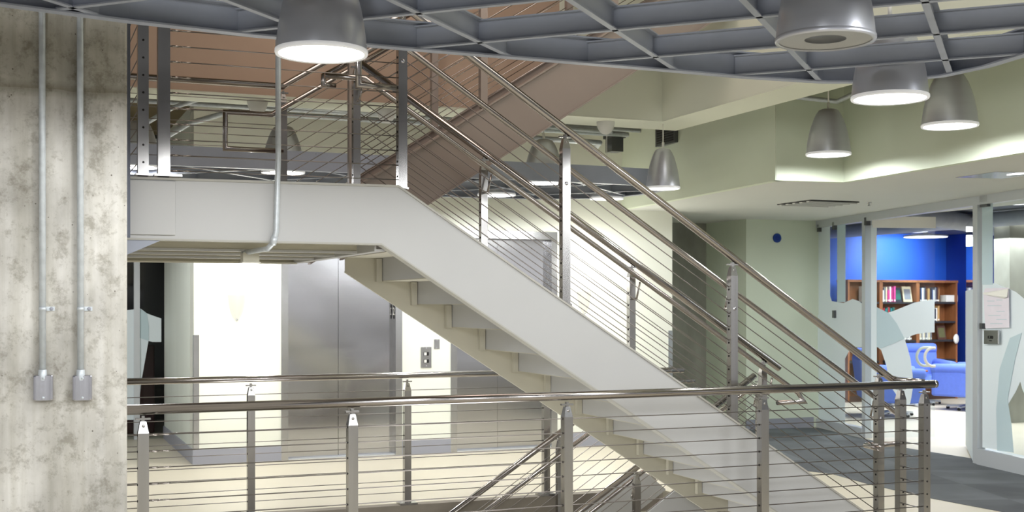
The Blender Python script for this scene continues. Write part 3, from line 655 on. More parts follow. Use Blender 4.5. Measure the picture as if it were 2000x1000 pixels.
for i in range(1, 14):
    x = 2.2 + TD * (i - 1); z1 = Z0 - RH * (i - 1); z0 = z1 - RH
    f = MB(); f.box((x, NY + .02, z0 - .0), (x + .006, FY - .002, z1)); f.build('riser', 'white_steel', t)
    if i < 13:
        f = MB(); f.box((x + .006, NY + .02, z0 - .006), (x + TD - .0, FY - .002, z0)); f.box((x + .006, NY + .02, z0), (x + TD, FY - .002, z0 + .001)); f.build('tread', 'olive_steel', t)
    if i < 13:
        f = MB(); f.box((x - .045, FY - .045, z0 - .01), (x - .004, FY - .004, z1 - .01)); f.build('cleat', 'olive_steel', t)
# landing
t2_ = thing('stair_landing', (1.3, 8.5, 2.0), 'steel stair landing whose joists are seen from below, off-white edge channels', 'landing')
LX1 = 2.08
f = MB(); f.box((.56, NY + .02, 2.14), (LX1, 9.80, Z0)); f.build('deck', 'olive_steel', t2_)
for Y in (7.75, 8.35, 9.0):
    f = MB(); f.box((.56, Y, 2.03), (LX1 - .02, Y + .008, 2.14)); j_ = f.build('joist', 'olive_steel', t2_)
    f = MB(); f.box((.56, Y - .012, 2.016), (LX1 - .02, Y + .045, 2.03)); f.build('joist_flange', 'white_steel', j_)  # white paint gives the flanges the light their edges catch
f = MB(); f.box((.56, 9.80, 2.02), (2.10, 9.815, 2.37)); f.box((.56, 9.74, 2.008), (2.10, 9.815, 2.02)); f.build('edge_channel', 'olive_steel', t2_)
f = MB(); f.box((LX1, NY + .1, 2.03), (LX1 + .012, 9.80, 2.19)); f.box((LX1, NY + .1, 2.016), (LX1 + .07, 9.80, 2.03)); f.build('edge_channel', 'white_steel', t2_)
f = MB(); f.box((.55, NY + .02, 2.02), (.56, 9.80, 2.37)); f.build('edge_channel', 'white_steel', t2_)
f = MB(); f.prism([(.54, NY + .01, 1.93), (.60, NY + .01, 1.97), (.80, NY + .01, 2.062), (.54, NY + .01, 2.062)], (0, .012, 0)); f.build('gusset_plate', 'canopy', t2_)
# upper flight behind
UY0, UY1 = 8.75, 9.80
def utop(X): return 2.545 + SL * (X - 2.335)
def ubot(X): return utop(X) - .425
t3 = thing('upper_staircase', (2.2, UY0, 2.2), 'steel flight behind with its shade painted in taupe, rising right from the landing to the floor above', 'staircase')
XE = 5.55
for Y in (UY0, UY1):
    f = MB(); f.prism([(2.12, Y, 2.02), (2.12 + .1, Y, 2.02), (XE, Y, ubot(XE)), (XE, Y, utop(XE)), (2.12, Y, utop(2.12))], (0, .014, 0))
    y0, y1 = (Y - .02, Y + .10)
    flange(f, [(2.12, utop(2.12)), (XE, utop(XE))], y0, y1, .014, 1)
    flange(f, [(2.22, 2.02), (XE, ubot(XE))], y0, y1, .012, -1)
    f.build('stringer', 'shaded_steel', t3)
for i in range(1, 13):
    x = 2.2 + TD * (i - 1); z0 = Z0 + RH * (i - 1); z1 = z0 + RH
    f = MB(); f.box((x, UY0 + .016, z0), (x + .006, UY1 - .002, z1)); f.build('riser', 'shaded_steel', t3)
    f = MB(); f.box((x + .006, UY0 + .016, z1 - .007), (x + TD, UY1 - .002, z1)); f.build('tread', 'shaded_steel', t3)
# lower flight going down to the level below
t4 = thing('lower_staircase', (5.3, 8.75, -.4), 'off-white flight going down to the level below, only its top showing', 'staircase')
def dtop(X): return .16 + SL * (X - 5.02)
for Y in (8.78, 9.72):
    f = MB(); f.prism([(1.0, Y, dtop(1.0) - .42), (5.44, Y, dtop(5.44) - .42), (5.44, Y, .02), (5.25, Y, .17), (5.02, Y, .17), (1.0, Y, dtop(1.0))], (0, .03, 0)); f.build('stringer', 'white_steel', t4)
for i in range(1, 15):
    x = 5.42 - TD * i; z1 = -RH * i
    f = MB(); f.box((x, 8.81, z1 - .006), (x + TD, 9.72, z1)); f.box((x + TD - .006, 8.81, z1), (x + TD, 9.72, z1 + RH)); f.build('tread', 'olive_steel', t4)

# ================================================================ CABLE RAILINGS
def post(parent, X, Y, zb, zt, w_=.055, plate=False, m='steel', d=None, shoe=None, holes=0, hz=None, face='-Y'):
    """square post with pyramid cap and a stem that carries the pipe"""
    d = d or w_
    f = MB(); zc = zt - .105
    f.box((X - w_ / 2, Y - d / 2, zb), (X + w_ / 2, Y + d / 2, zc))
    f.hexa([(X - w_ / 2, Y - d / 2, zc), (X + w_ / 2, Y - d / 2, zc), (X + w_ / 2, Y + d / 2, zc), (X - w_ / 2, Y + d / 2, zc)],
           [(X - w_ / 3.6, Y - d / 3.2, zc + .065), (X + w_ / 3.6, Y - d / 3.2, zc + .065), (X + w_ / 3.6, Y + d / 3.2, zc + .065), (X - w_ / 3.6, Y + d / 3.2, zc + .065)])
    p = f.build('post', m, parent)
    f = MB(); f.lathe((X, Y - d / 2.6 + .002, zc + .04), [(.001, -.004), (.008, -.004), (.009, .002)], 12, 'Y'); f.box((X - .008, Y - .012, zc + .06), (X + .008, Y + .012, zt - .01)); f.box((X - .04, Y - .013, zt - .032), (X + .04, Y + .013, zt - .022)); f.build('saddle', m, p)
    if plate:
        f = MB(); f.box((X - w_ * 1.3, Y - w_ * 1.1, zb - .0), (X + w_ * 1.3, Y + w_ * 1.1, zb + .016)); f.build('base_plate', m, p)
    if shoe is not None:
        f = MB(); f.prism([(X - w_ * .62, Y - d * .7, zb + SL * w_ * .62 * shoe + .001), (X + w_ * .62, Y - d * .7, zb - SL * w_ * .62 * shoe + .001), (X + w_ * .62, Y + d * .7, zb - SL * w_ * .62 * shoe + .001), (X - w_ * .62, Y + d * .7, zb + SL * w_ * .62 * shoe + .001)], (0, 0, .012)); f.build('shoe', m, p)
    if hz:
        f = MB()
        for z in hz:
            if face == '-Y': f.lathe((X, Y - d / 2, z), [(.001, -.0015), (.0065, -.0015), (.0065, .001)], 10, 'Y')
            else:
                q = -1 if face == '-X' else 1
                f.box((X + q * w_ / 2 - .002, Y - .006, z - .006), (X + q * w_ / 2 + .002, Y + .006, z + .006))
        f.build('cable_hole', 'hole', p)
    return p
def cables(parent, segs, r=.0035, m='cable'):
    for pts in segs:
        f = MB(); f.tube(pts, r, 6); f.build('cable', m, parent)
def ferrules(parent, pts, dirn, m='pipe'):
    dirn = Vector(dirn).normalized()
    for p in pts:
        f = MB(); p = Vector(p); f.tube([p, p + dirn * .05], .0062, 8); f.tube([p + dirn * .05, p + dirn * .12], .0045, 8); f.build('cable_end', m, parent)
def pipe(parent, pts, r, name='top_rail', m='pipe'):
    f = MB(); f.tube(pts, r, 20); return f.build(name, m, parent)
def bracket(parent, X, Y, z, y1, ztop):
    f = MB(); f.tube([(X, Y, z), (X, y1, z)], .009, 8); f.tube([(X, y1, z), (X + .03, y1, ztop)], .008, 8); f.lathe((X, Y, z), [(.001, -.004), (.018, -.004), (.018, .004)], 14, 'Y'); f.build('handrail_bracket', 'pipe', parent)

# --- near level guard along the camera side of the opening
R1 = thing('cable_railing', (3.3, 7.0, 0), 'foreground stainless railing with level cables across the bottom of the picture', 'railing')
pX = [.655, 1.832, 3.214, 4.663, 6.02]
cz = [.968 - .0905 * k for k in range(10)]
for X in pX: post(R1, X, 7.0, -.02, 1.10 - .028 + .012, .058, hz=cz, face='-X' if X != pX[-1] else '-Y')
for z in cz:
    f = MB(); f.tube([(.35, 7.0, z), (6.02, 7.0, z)], .0036, 6); f.build('cable', 'cable', R1)
ferrules(R1, [(.655 + .03, 7.0, z) for z in cz], (1, 0, 0))
pipe(R1, [(.52, 7.0, 1.108), (6.10, 7.0, 1.114)], .028)
f = MB(); f.lathe((6.10, 7.0, 1.114), [(.028, 0), (.02, .02), (.001, .028)], 20); 
f.bm.free()
f = MB(); f.tube([(6.10, 7.0, 1.114), (6.125, 7.0, 1.114)], .0275, 20); f.build('end_cap', 'steel', R1)
# short return to the foot of the stair
post(R1, 6.05, 7.29, -.02, 1.09, .058, hz=[c_z - .03 for c_z in cz], face='-Y')
for z in cz: 
    f = MB(); f.tube([(6.02, 7.0, z - .02), (6.05, 7.29, z - .02)], .0036, 6); f.build('cable', 'cable', R1)
pipe(R1, [(6.03, 7.02, 1.122), (6.03, 7.32, 1.122)], .028)

# --- near side stair railing
R2 = thing('stair_railing', (4.0, NY, .9), 'near stainless cable railing on the off-white staircase, its two pipes running down to the right', 'railing')
def n_rail(X): return 3.30 - .643 * (X - 2.632)
yp = NY + .03
nposts = [2.235, 3.351, 4.632, 5.885]
for X in nposts:
    zb = ntop(X) + .015; hs = [zb + .075 + .0925 * k for k in range(10)]
    post(R2, X, yp, max(zb, .0), n_rail(X) - .026, .056, hz=None, shoe=(1 if X > 2.3 else .3))
    f = MB()
    for h in hs:
        if h < n_rail(X) - .15: f.box((X - .031, yp - .006, h - .006), (X - .027, yp + .006, h + .006))
    f.build('cable_hole', 'hole', R2)
    bracket(R2, X, yp, n_rail(X) - .36, yp + .095, n_rail(X) - .24)
    f = MB(); f.lathe((X, yp - .028, n_rail(X) - .36), [(.001, -.004), (.012, -.004), (.014, .001)], 14, 'Y'); f.build('bracket_bolt', 'boxsteel', R2)
offs = [.075 + .0925 * k for k in range(10)]
for o in offs:
    za = 2.41 + o + .015; a = (2.235, yp, ntop(2.235) + o + .015); b = (5.885, yp, max(ntop(5.885) + o + .015, 0))
    f = MB(); f.tube([a, b], .0034, 6); f.build('cable', 'cable', R2)
yh = yp + .095
pipe(R2, [(5.84, yh, .64), (5.80, yp - .14, .64)], .020, 'rail_end')
pipe(R2, [(1.9, yp, n_rail(2.2) + .0), (2.2, yp, n_rail(2.2)), (6.0, yp, n_rail(6.0)), (6.10, yp, 1.12)], .026)
def n_hand(X): return 3.274 - .636 * (X - 2.344)
yh = yp + .095
pipe(R2, [(2.23, yh, 3.05), (1.985, yh, 3.05), (1.985, yh, n_hand(2.2)), (2.2, yh, n_hand(2.2)), (6.17, yh, n_hand(6.17)), (6.17, yh, .64), (5.84, yh, .64)], .020, 'handrail')
# --- landing front railing
R3 = thing('landing_railing', (.75, NY, 2.4), 'landing railing with two dark flat posts beside the concrete column', 'railing')
hz = [2.50 + .1 * k for k in range(10)]
post(R3, .685, yp, 2.424, 3.49, .060, hz=[h - .0 for h in hz], face='-Y')
post(R3, .800, yp, 2.424, 3.49, .068, plate=False)
f = MB(); f.box((.745, yp - .05, 2.424), (.90, yp + .04, 2.436)); f.box((.64, yp - .05, 2.424), (.735, yp + .04, 2.434)); f.build('base_plate', 'steel', R3)
for h in [2.46 + .0905 * k for k in range(11)]:
    f = MB(); f.tube([(.80, yp, h), (2.235, yp, h)], .0034, 6); f.build('cable', 'cable', R3)
ferrules(R3, [(.834, yp, 2.46 + .0905 * k) for k in range(11)], (1, 0, 0))
for h in hz:
    f = MB(); f.tube([(.66, yp + .03, h), (.66, 9.75, h)], .0034, 6); f.build('cable', 'cable', R3)
post(R3, .655, 8.3, 2.37, 3.49, .056, m='steel')
pipe(R3, [(.66, 9.75, 3.50), (.66, yp, 3.50), (2.22, yp, 3.50)], .026)
# --- far side stair railing
R4 = thing('stair_railing', (4.0, FY, .9), 'far stainless railing of the off-white staircase, behind the near one', 'railing')
def f_rail(X): return 3.417 - .636 * (X - 2.30)
yf = FY - .04
fposts = [2.27, 3.245, 4.485, 5.70]
for X in fposts:
    zb = ftop(X) + .012; post(R4, X, yf, zb, f_rail(X) - .026, .052, shoe=1)
    f = MB()
    for k in range(9): f.box((X - .029, yf - .006, zb + .07 + .095 * k), (X - .025, yf + .006, zb + .082 + .095 * k))
    f.build('cable_hole', 'hole', R4); bracket(R4, X, yf, f_rail(X) - .30, yf - .09, f_rail(X) - .17)
for k in range(9):
    o = .075 + .095 * k; f = MB(); f.tube([(2.27, yf, ftop(2.27) + o), (5.70, yf, ftop(5.70) + o)], .0032, 6); f.build('cable', 'cable', R4)
pipe(R4, [(2.27, yf, f_rail(2.27)), (5.86, yf, f_rail(5.86))], .026)
yg = yf - .09
def f_hand(X): return f_rail(X) - .12
pipe(R4, [(2.02, yg, f_hand(2.31)), (2.31, yg, f_hand(2.31)), (5.98, yg, f_hand(5.98)), (6.04, yg, .88), (5.78, yg, .88)], .020, 'handrail')
# --- far side landing railing, reddish in the warm light
R5 = thing('landing_railing', (1.2, 9.78, 2.4), 'railing at the back of the landing with a squared handrail loop', 'railing')
yb = 9.76; 
pipe(R5, [(.4, yb, 3.425), (1.985, yb, 3.425), (4.9, yb, 3.425 + .636 * 2.915)], .026)
for X in (1.99, .66): post(R5, X, yb, 2.37, 3.40, .055)
hb = yb - .09; xl = onY(440, 220, hb).x; zl0, zl1 = onY(440, 290, hb).z, onY(440, 219, hb).z; xr = onY(530, 224, hb).x; xq = onY(553, 292, hb).x
pipe(R5, [(xq, hb, zl0), (xl, hb, zl0), (xl, hb, zl1), (xr, hb, zl1), (xr + 2.6, hb, zl1 + .636 * 2.6)], .020, 'handrail')
for k in range(10):
    z = 2.46 + .093 * k; f = MB(); f.tube([(.4, yb, z), (1.99, yb, z)], .0032, 6); f.build('cable', 'cable', R5)
# --- upper flight railings
for Y, lab in ((UY1 - .04, 'far railing of the upper flight, coppery cables'), (UY0 + .04, 'near railing of the upper flight, coppery cables')):
    R = thing('stair_railing', (4, Y, utop(4)), lab, 'railing')
    px = [3.26, 4.5] if Y > 9 else [2.30, 3.33, 4.45]
    for X in px: post(R, X, Y, utop(X) + .012, utop(X) + 1.06, .055, m='shaded_steel')
    x0 = 1.99 if Y > 9 else 2.30
    for k in range(9 if Y > 9 else 10):
        o = .075 + .1 * k; f = MB(); f.tube([(x0, Y, utop(x0) + o), (XE - .1, Y, utop(XE - .1) + o)], .0036, 6); f.build('cable', 'pipe', R)
    if Y < 9:
        pipe(R, [(2.05, Y, utop(2.3) + 1.08), (2.3, Y, utop(2.3) + 1.08), (XE - .1, Y, utop(XE - .1) + 1.08)], .026)
        yy = Y + .09; p = onY(632, 166, yy); q = onY(632, 148, yy)
        pipe(R, [(2.2, yy, p.z - .0), (p.x, yy, p.z), (p.x, yy, q.z), (p.x + .12, yy, q.z + .07), (XE - .6, yy, q.z + .07 + SL * (XE - .6 - p.x - .12))], .020, 'handrail')
# --- far level guard before the lifts
R6 = thing('cable_railing', (2.8, 9.9, 0), 'level stainless railing on the far side of the opening, in front of the lifts', 'railing')
zg = [.96 - .0955 * k for k in range(10)]
for x in (490, 795, 1066):
    X = onY(x, 800, 9.92).x; post(R6, X, 9.92, 0, 1.06, .058, plate=True, hz=zg, face='-X')
for z in zg: 
    f = MB(); f.tube([(-.8, 9.92, z), (onY(1066, 800, 9.92).x, 9.92, z)], .0036, 6); f.build('cable', 'cable', R6)
pipe(R6, [(-.8, 9.92, 1.085), (4.42, 9.92, 1.085)], .026)
# --- railings of the flight going down
def l_rail(X, x1): return 1.085 + .64 * (X - x1)
for Y, x1, lab, hs in ((8.80, 5.78, 'nearer railing of the flight going down, at the bottom centre', -.12), (9.78, 5.24, 'farther railing of the flight going down, at the bottom centre', -.16)):
    R = thing('stair_railing', (4.5, Y, 0), lab, 'railing')
    pipe(R, [(2.6, Y, l_rail(2.6, x1)), (x1, Y, 1.085)] + ([(x1 + .42, Y, 1.085)] if Y > 9 else []), .026)
    yy = Y + (.09 if Y < 9 else -.09)
    xh = x1 + (.02 if Y < 9 else .1)
    pipe(R, [(2.6, yy, l_rail(2.6, x1) + hs), (xh, yy, l_rail(xh, x1) + hs), (xh + .38, yy, l_rail(xh, x1) + hs)], .020, 'handrail')
    for X in ([4.66, x1 + .05] if Y < 9 else [4.42, x1 + .1]):
        zt = min(l_rail(X, x1), 1.085); post(R, X, Y, zt - 1.05 if X < x1 else 0, zt - .026, .052)
        bracket(R, X, Y, zt - .26, yy, zt - .15)
    for k in range(9):
        z = 1.085 - .14 - .095 * k; f = MB(); f.tube([(2.6, Y, z + .64 * (2.6 - x1)), (x1, Y, z)], .0034, 6); f.build('cable', 'cable', R)
# guard between the two flights at floor level, end pieces right of the stair
# conduit on the stringer and its junction box
cp = onY(543, 300, NY - .03); 
t = thing('drop_conduit', (cp.x, NY - .03, 2.1), 'pale conduit coming down in front of the landing edge to the junction box', 'conduit')
f = MB(); jb = Vector((1.28, 8.0, 2.04)); X = cp.x
f.tube([(X + .0, NY - .035, 4.6), (X, NY - .035, 2.55), (X - .012, NY - .035, 2.12), (X - .025, NY - .028, 2.055), (X - .05, NY + .03, 2.018), (jb.x + .06, jb.y - .2, 2.01)], .0165, 14); f.build('tube', 'zinc', t)
f = MB(); f.tube([(X - .02, NY - .035, 2.09), (X - .03, NY - .02, 2.04)], .020, 14); f.build('elbow_fitting', 'zinc', t)
p = onY(488, 503, 7.75); t = thing('junction_box', (p.x, 7.75, p.z), 'small square junction box under the landing', 'junction box')
f = MB(); f.box((p.x - .05, 7.70, p.z - .03), (p.x + .05, 7.80, p.z + .03)); f.build('box', 'olive_steel', t)
f = MB(); f.box((p.x - .058, 7.69, p.z - .036), (p.x + .058, 7.81, p.z - .03)); f.build('cover', 'ivory', t)

# ================================================================ CANOPY RINGS
def inside(p, poly):
    c = False; n_ = len(poly)
    for i in range(n_):
        (x0, y0), (x1, y1) = poly[i], poly[i - 1]
        if (y0 > p[1]) != (y1 > p[1]) and p[0] < (x1 - x0) * (p[1] - y0) / (y1 - y0) + x0: c = not c
    return c
def clip(c, ang, poly):
    """segment of the line {p . n = c} inside poly; direction at angle ang"""
    d = Vector((math.cos(ang), math.sin(ang))); n_ = Vector((-d.y, d.x)); ts = []
    for i in range(len(poly)):
        a, b = Vector(poly[i - 1]), Vector(poly[i]); fa, fb = a.dot(n_) - c, b.dot(n_) - c
        if (fa > 0) != (fb > 0): q = a.lerp(b, fa / (fa - fb)); ts.append(q.dot(d))
    ts.sort(); return [(d * ts[i] + n_ * c, d * ts[i + 1] + n_ * c) for i in range(0, len(ts) - 1, 2)]
def canopy(name, lab, poly, z, ht, set1, set2, wd=.030, chan=True):
    cx = sum(p[0] for p in poly) / len(poly); cy = sum(p[1] for p in poly) / len(poly)
    t = thing(name, (cx, cy, z), lab, 'ceiling canopy')
    n_ = len(poly); P = [Vector((x, y, 0)) for x, y in poly]
    def off(d):
        out = []
        for i in range(n_):
            tg = (P[(i + 1) % n_] - P[i - 1]).normalized(); nn = Vector((-tg.y, tg.x, 0)); 
            if (P[i] + nn * .05 - Vector((cx, cy, 0))).length > (P[i] - Vector((cx, cy, 0))).length: nn = -nn
            out.append(P[i] + nn * d)
        return out
    def band(f, d0, d1, z0, z1):
        A, B = off(d0), off(d1)
        for i in range(n_):
            j = (i + 1) % n_
            f.hexa([A[i] + Vector((0, 0, z0)), A[j] + Vector((0, 0, z0)), B[j] + Vector((0, 0, z0)), B[i] + Vector((0, 0, z0))],
                   [A[i] + Vector((0, 0, z1)), A[j] + Vector((0, 0, z1)), B[j] + Vector((0, 0, z1)), B[i] + Vector((0, 0, z1))])
    f = MB(); band(f, 0, .008, z, z + ht); band(f, .008, .06, z, z + .008); band(f, .008, .06, z + ht - .008, z + ht); f.build('ring_beam', 'canopy', t)
    for ang, cc in ((PI / 4, set2), (-PI / 4, set1)):
        for c in cc:
            for a, b in clip(c, ang, poly):
                if (b - a).length < .25: continue
                d = (b - a).normalized(); a = a + d * .02; b = b - d * .02
                f = MB(); zz = z + .012
                s_ = Vector((-d.y, d.x)) * .5
                nrm = Vector((-d.y, d.x)); h = ht - .03 if ang > 0 else ht - .035
                f.beam((a.x, a.y, zz + h / 2), (b.x, b.y, zz + h / 2), .008, h)
                o = nrm * (wd / 2) * (-1)
                for zf in (zz, zz + h): f.beam((a.x + o.x, a.y + o.y, zf), (b.x + o.x, b.y + o.y, zf), wd, .007)
                f.build('grid_beam', 'canopy', t)
    return t
near = [(-1.6, 5.30), (-.7, 5.52), (-.056, 5.64), (.476, 5.76), (1.058, 5.84), (1.9, 5.86), (2.94, 5.86), (3.79, 5.88), (4.29, 5.84), (4.62, 5.70), (4.80, 5.42), (4.83, 5.10), (4.76, 4.60), (4.6, 4.0), (4.3, 3.3), (3.8, 2.6), (3.0, 2.1), (1.8, 1.9), (.3, 2.0), (-1.2, 2.6), (-2.0, 3.6), (-2.1, 4.6)]
q2 = math.sqrt(2)
# lines along +45 deg: n=(-s,c) => c=(y-x)/sqrt2 ; along -45 deg: n=(s,c) => (x+y)/sqrt2
canopy('suspended_canopy', 'large blue-grey suspended steel grid with rounded rim, across the top of the picture', near, 2.95, .14,
       [6.78, 6.12, 5.45, 4.80, 4.13, 3.47, 2.8, 2.1, 1.4], [.42 - .68, .42, 1.12, 1.79, 2.48, 3.12, 3.8, 4.5, -.9, -1.6])
far = [(-.9, 11.0), (-.2, 10.55), (.6, 10.42), (2.0, 10.40), (3.5, 10.42), (5.2, 10.44), (5.75, 10.50), (6.10, 10.78), (6.12, 11.4), (5.95, 12.0), (5.3, 12.35), (4.0, 12.45), (2.0, 12.5), (.3, 12.4), (-.7, 11.9)]
canopy('suspended_canopy', 'smaller suspended grid ring in front of the lifts, seen behind the stair', far, 2.83, .165,
       [6.47 + .80 * k for k in range(14)], [2.28 + .85 * k for k in range(12)])

# ================================================================ PENDANTS
def pendant(name, p, D, H_, lab, lit=True, cup=False):
    top = BZ - .012 if (BY0 < p.y < BY1 and p.x < BX1) else 6.2 if (p.x < BX0 and p.y < BY0) else (3.80 if p.y > BY1 and p.x < 6.9 else 4.05)
    t = thing(name, tuple(p), lab, 'pendant light', 'dome pendant lights')
    R = D / 2; f = MB()
    prof = [(1.0, 0), (1.0, .02), (.975, .14), (.93, .30), (.865, .46), (.775, .62), (.66, .78), (.54, .90), (.43, .975), (.30, 1.0), (.04, 1.0)]
    f.lathe(p, [(r * R, z * H_) for r, z in prof], 56); f.build('shade', 'shade', t)
    f = MB(); f.lathe(p, [(R * .93, -.004), (R * 1.0, -.008), (R * 1.018, .0), (R * 1.015, .012), (R, .014)], 56); f.build('rim', 'shade_rim' if lit else 'shade', t)
    if lit:
        f = MB(); f.lathe(p, [(R * .93, -.004), (R * .90, .004), (R * .5, .008), (.001, .008)], 48); f.build('diffuser', 'lens', t)
    else:
        f = MB(); f.lathe(p, [(R * .97, -.004), (R * .93, -.001), (R * .42, .002)], 48); f.build('diffuser', 'lens_off', t)
        f = MB(); f.lathe(p, [(R * .42, .002), (R * .40, .012), (.001, .014)], 48); f.build('recess', 'lens_mid', t)
    f = MB(); f.tube([p + Vector((0, 0, H_)), p + Vector((0, 0, H_ + .06))], .012, 10); f.tube([p + Vector((0, 0, H_ + .05)), (p.x, p.y, top)], .0055, 8); f.build('stem', 'ivory', t)
    if cup:
        f = MB(); zc = BZ - .012 if p.y < BY1 + .1 else 3.42
        c_ = Vector((p.x, p.y, zc)); f.lathe(c_, [(.15 * math.cos(a), -.15 * math.sin(a) * 1.1) for a in [PI / 2 * k / 8 for k in range(8)]] + [(.001, -.165)], 28); f.build('ceiling_cup', 'opal', t)
    if lit:
        light('pendant_lamp', 'SPOT', (p.x, p.y, p.z - .02), LAMP_W, (.97, .985, 1), spot_size=3.08, spot_blend=.15, shadow_soft_size=R * .8)
    return t
pendant('pendant_light', atD(628, 104, 5.21), .387, .42, 'big lit dome pendant at the top left, in front of the landing')
pendant('pendant_light', atD(1612, 78, 5.03), .40, .42, 'big unlit dome pendant with a dark centre at the top right', lit=False)
pendant('pendant_light', atD(1738, 192, 6.70), .41, .44, 'lit dome pendant poking up through the canopy, right')
pendant('pendant_light', atD(1855, 246, 9.1), .405, .40, 'lit dome pendant just outside the canopy rim, at the far right')
pendant('pendant_light', atD(1618, 302, 10.7), .385, .395, 'small lit pendant hanging clear before the green bulkhead')
pendant('pendant_light', atD(1295, 368, 11.6), .32, .375, 'small lit pendant at the right end of the far ring')
pendant('pendant_light', atD(1062, 357, 11.7), .39, .41, 'lit pendant rising through the far ring, behind the tall stair post')
pendant('pendant_light', atD(970, 381, 12.9), .40, .34, 'lit pendant below the far ring, left of the tall stair post')
pendant('pendant_light', atD(1185, 388, 13.1), .36, .34, 'lit pendant under the back of the far ring, seen between stair rails')
pendant('pendant_light', atD(553, 337, 10.9), .38, .41, 'lit pendant seen through the landing railing', )
pendant('pendant_light', atD(272, 326, 10.75), .36, .40, 'lit pendant next to the concrete column, low behind the landing posts')
for x, y in ((503, 195), (755, 212), (1183, 236)):
    c_ = onZ(x, y + 2, BZ - .012); f = MB(); f.lathe(c_, [(.085 * math.cos(a), -.12 * math.sin(a)) for a in [PI / 2 * k / 8 for k in range(8)]] + [(.001, -.12)], 28)
    tag(f.build('ceiling_globe', 'opal'), {503: 'white half globe under the beam, above the landing', 755: 'white half globe under the beam, by the stair post', 1183: 'white half globe under the beam right of the upper flight'}[x], 'ceiling light', 'half globes under the beam')
# out of frame lamps of the same canopy
for x, y in ((0.1, 3.2), (2.0, 2.9), (3.6, 3.3)):
    light('pendant_lamp', 'SPOT', (x, y, 2.82), LAMP_W, (.97, .985, 1), spot_size=3.08, spot_blend=.15, shadow_soft_size=.17)

# ================================================================ BOOKCASES, BOOKS, ARMCHAIRS
SY = 17.25; SD = .30
bx = [onY(x, 600, SY).x for x in (1656, 1721, 1793, 1870)]
SHZ = [.10, .42, .74, 1.06, 1.40, 1.74, 2.10]
shelfz = []
names = ['left bookcase, mostly behind the frosted glass', 'middle bookcase seen through the glass door', 'right bookcase against the blue wall']
for i in range(3):
    x0, x1 = bx[i], bx[i + 1]; zt = onY(1760, 547, SY).z
    t = thing('bookcase', ((x0 + x1) / 2, SY + SD / 2, 0), names[i], 'bookcase', 'oak bookcases in the reading room')
    f = MB(); f.box((x0, SY, 0), (x0 + .035, SY + SD, zt)); f.build('side_panel', 'wood', t)
    f = MB(); f.box((x1 - .035, SY, 0), (x1, SY + SD, zt)); f.build('side_panel', 'wood', t)
    f = MB(); f.box((x0 - .01, SY - .01, zt - .04), (x1 + (.01 if i == 2 else 0), SY + SD, zt)); f.build('top', 'wood', t)
    f = MB(); f.box((x0 + .035, SY + SD - .01, 0), (x1 - .035, SY + SD, zt - .04)); f.build('back_panel', 'wood', t)
    S = [zt - .38, zt - .72, zt - 1.05, zt - 1.40, zt - 1.74]
    for z in S:
        f = MB(); f.box((x0 + .035, SY + .01, z - .035), (x1 - .035, SY + SD - .01, z)); f.build('shelf', 'shelf_black', t)
    f = MB(); f.box((x0 + .035, SY + .02, 0), (x1 - .035, SY + .04, .1)); f.build('plinth', 'wood_dark', t)
    shelfz.append((x0 + .04, x1 - .04, S))
cols = {'dark': srgb(38, 42, 60), 'white': srgb(226, 224, 218), 'red': srgb(176, 44, 56), 'pink': srgb(206, 70, 140), 'green': srgb(40, 96, 84), 'tan': srgb(190, 150, 96), 'blue': srgb(48, 78, 140), 'grey': srgb(128, 132, 140), 'olive': srgb(96, 96, 62), 'brown': srgb(84, 52, 40), 'teal': srgb(40, 120, 124), 'cream': srgb(216, 204, 170)}
for k, v in cols.items(): M['book_' + k] = mat(k + ' book cloth', v, .6, noise=.08, nscale=20)
words_row = ['top shelf', 'second shelf', 'third shelf', 'fourth shelf', 'lowest visible shelf']; words_bay = ['left bookcase', 'middle bookcase', 'right bookcase']
# bay, shelf -> runs (start fraction, end fraction, palette)
runs = {(0, 0): [(.55, .98, ['white', 'grey', 'cream', 'olive', 'white'])], (0, 3): [(.5, .95, ['tan', 'green', 'white', 'grey'])], (0, 4): [(.4, .95, ['tan', 'green', 'red', 'brown'])],
        (1, 0): [(.02, .30, ['white', 'grey', 'cream', 'pink', 'pink', 'white']), (.30, .40, ['pink'])], (1, 1): [(.02, .40, ['red', 'red', 'teal', 'green'])],
        (2, 0): [(.0, .62, ['dark', 'dark', 'blue', 'white', 'grey', 'dark', 'brown', 'tan'])], (2, 1): [(.30, .60, ['white', 'tan', 'cream', 'white', 'dark'])],
        (2, 2): [(.0, .38, ['white', 'cream', 'grey'])], (2, 3): [(.05, .42, ['white', 'olive', 'cream', 'grey', 'tan'])], (2, 4): [(.0, .42, ['dark', 'white', 'grey', 'blue'])],
        (1, 3): [(.6, .95, ['grey', 'white', 'dark'])], (1, 2): [(.55, .9, ['brown', 'grey', 'white'])]}
for (bay, row), rs in runs.items():
    x0, x1, S = shelfz[bay]; z = S[row]
    for a, b, pal in rs:
        x = x0 + (x1 - x0) * a + .004; n_ = 0; lastc = None
        while x < x0 + (x1 - x0) * b - .03:
            wd_ = random.choice([.022, .028, .034, .04]); h = random.uniform(.20, .275); c = pal[n_ % len(pal)]
            f = MB(); d0 = SY + random.uniform(.02, .05); f.box((x, d0, z), (x + wd_ - .002, d0 + .17, z + h)); o = f.build('book', 'book_' + c)
            nb = pal[(n_ - 1) % len(pal)] if n_ else None
            tag(o, f"{c} book standing on the {words_row[row]} of the {words_bay[bay]}", 'book', f"{c} books on the {words_row[row]} of the {words_bay[bay]}")
            f = MB(); f.box((x + .003, d0 - .0015, z + .012), (x + wd_ - .005, d0, z + .04)); f.build('spine_label', 'ivory', o)
            x += wd_; n_ += 1
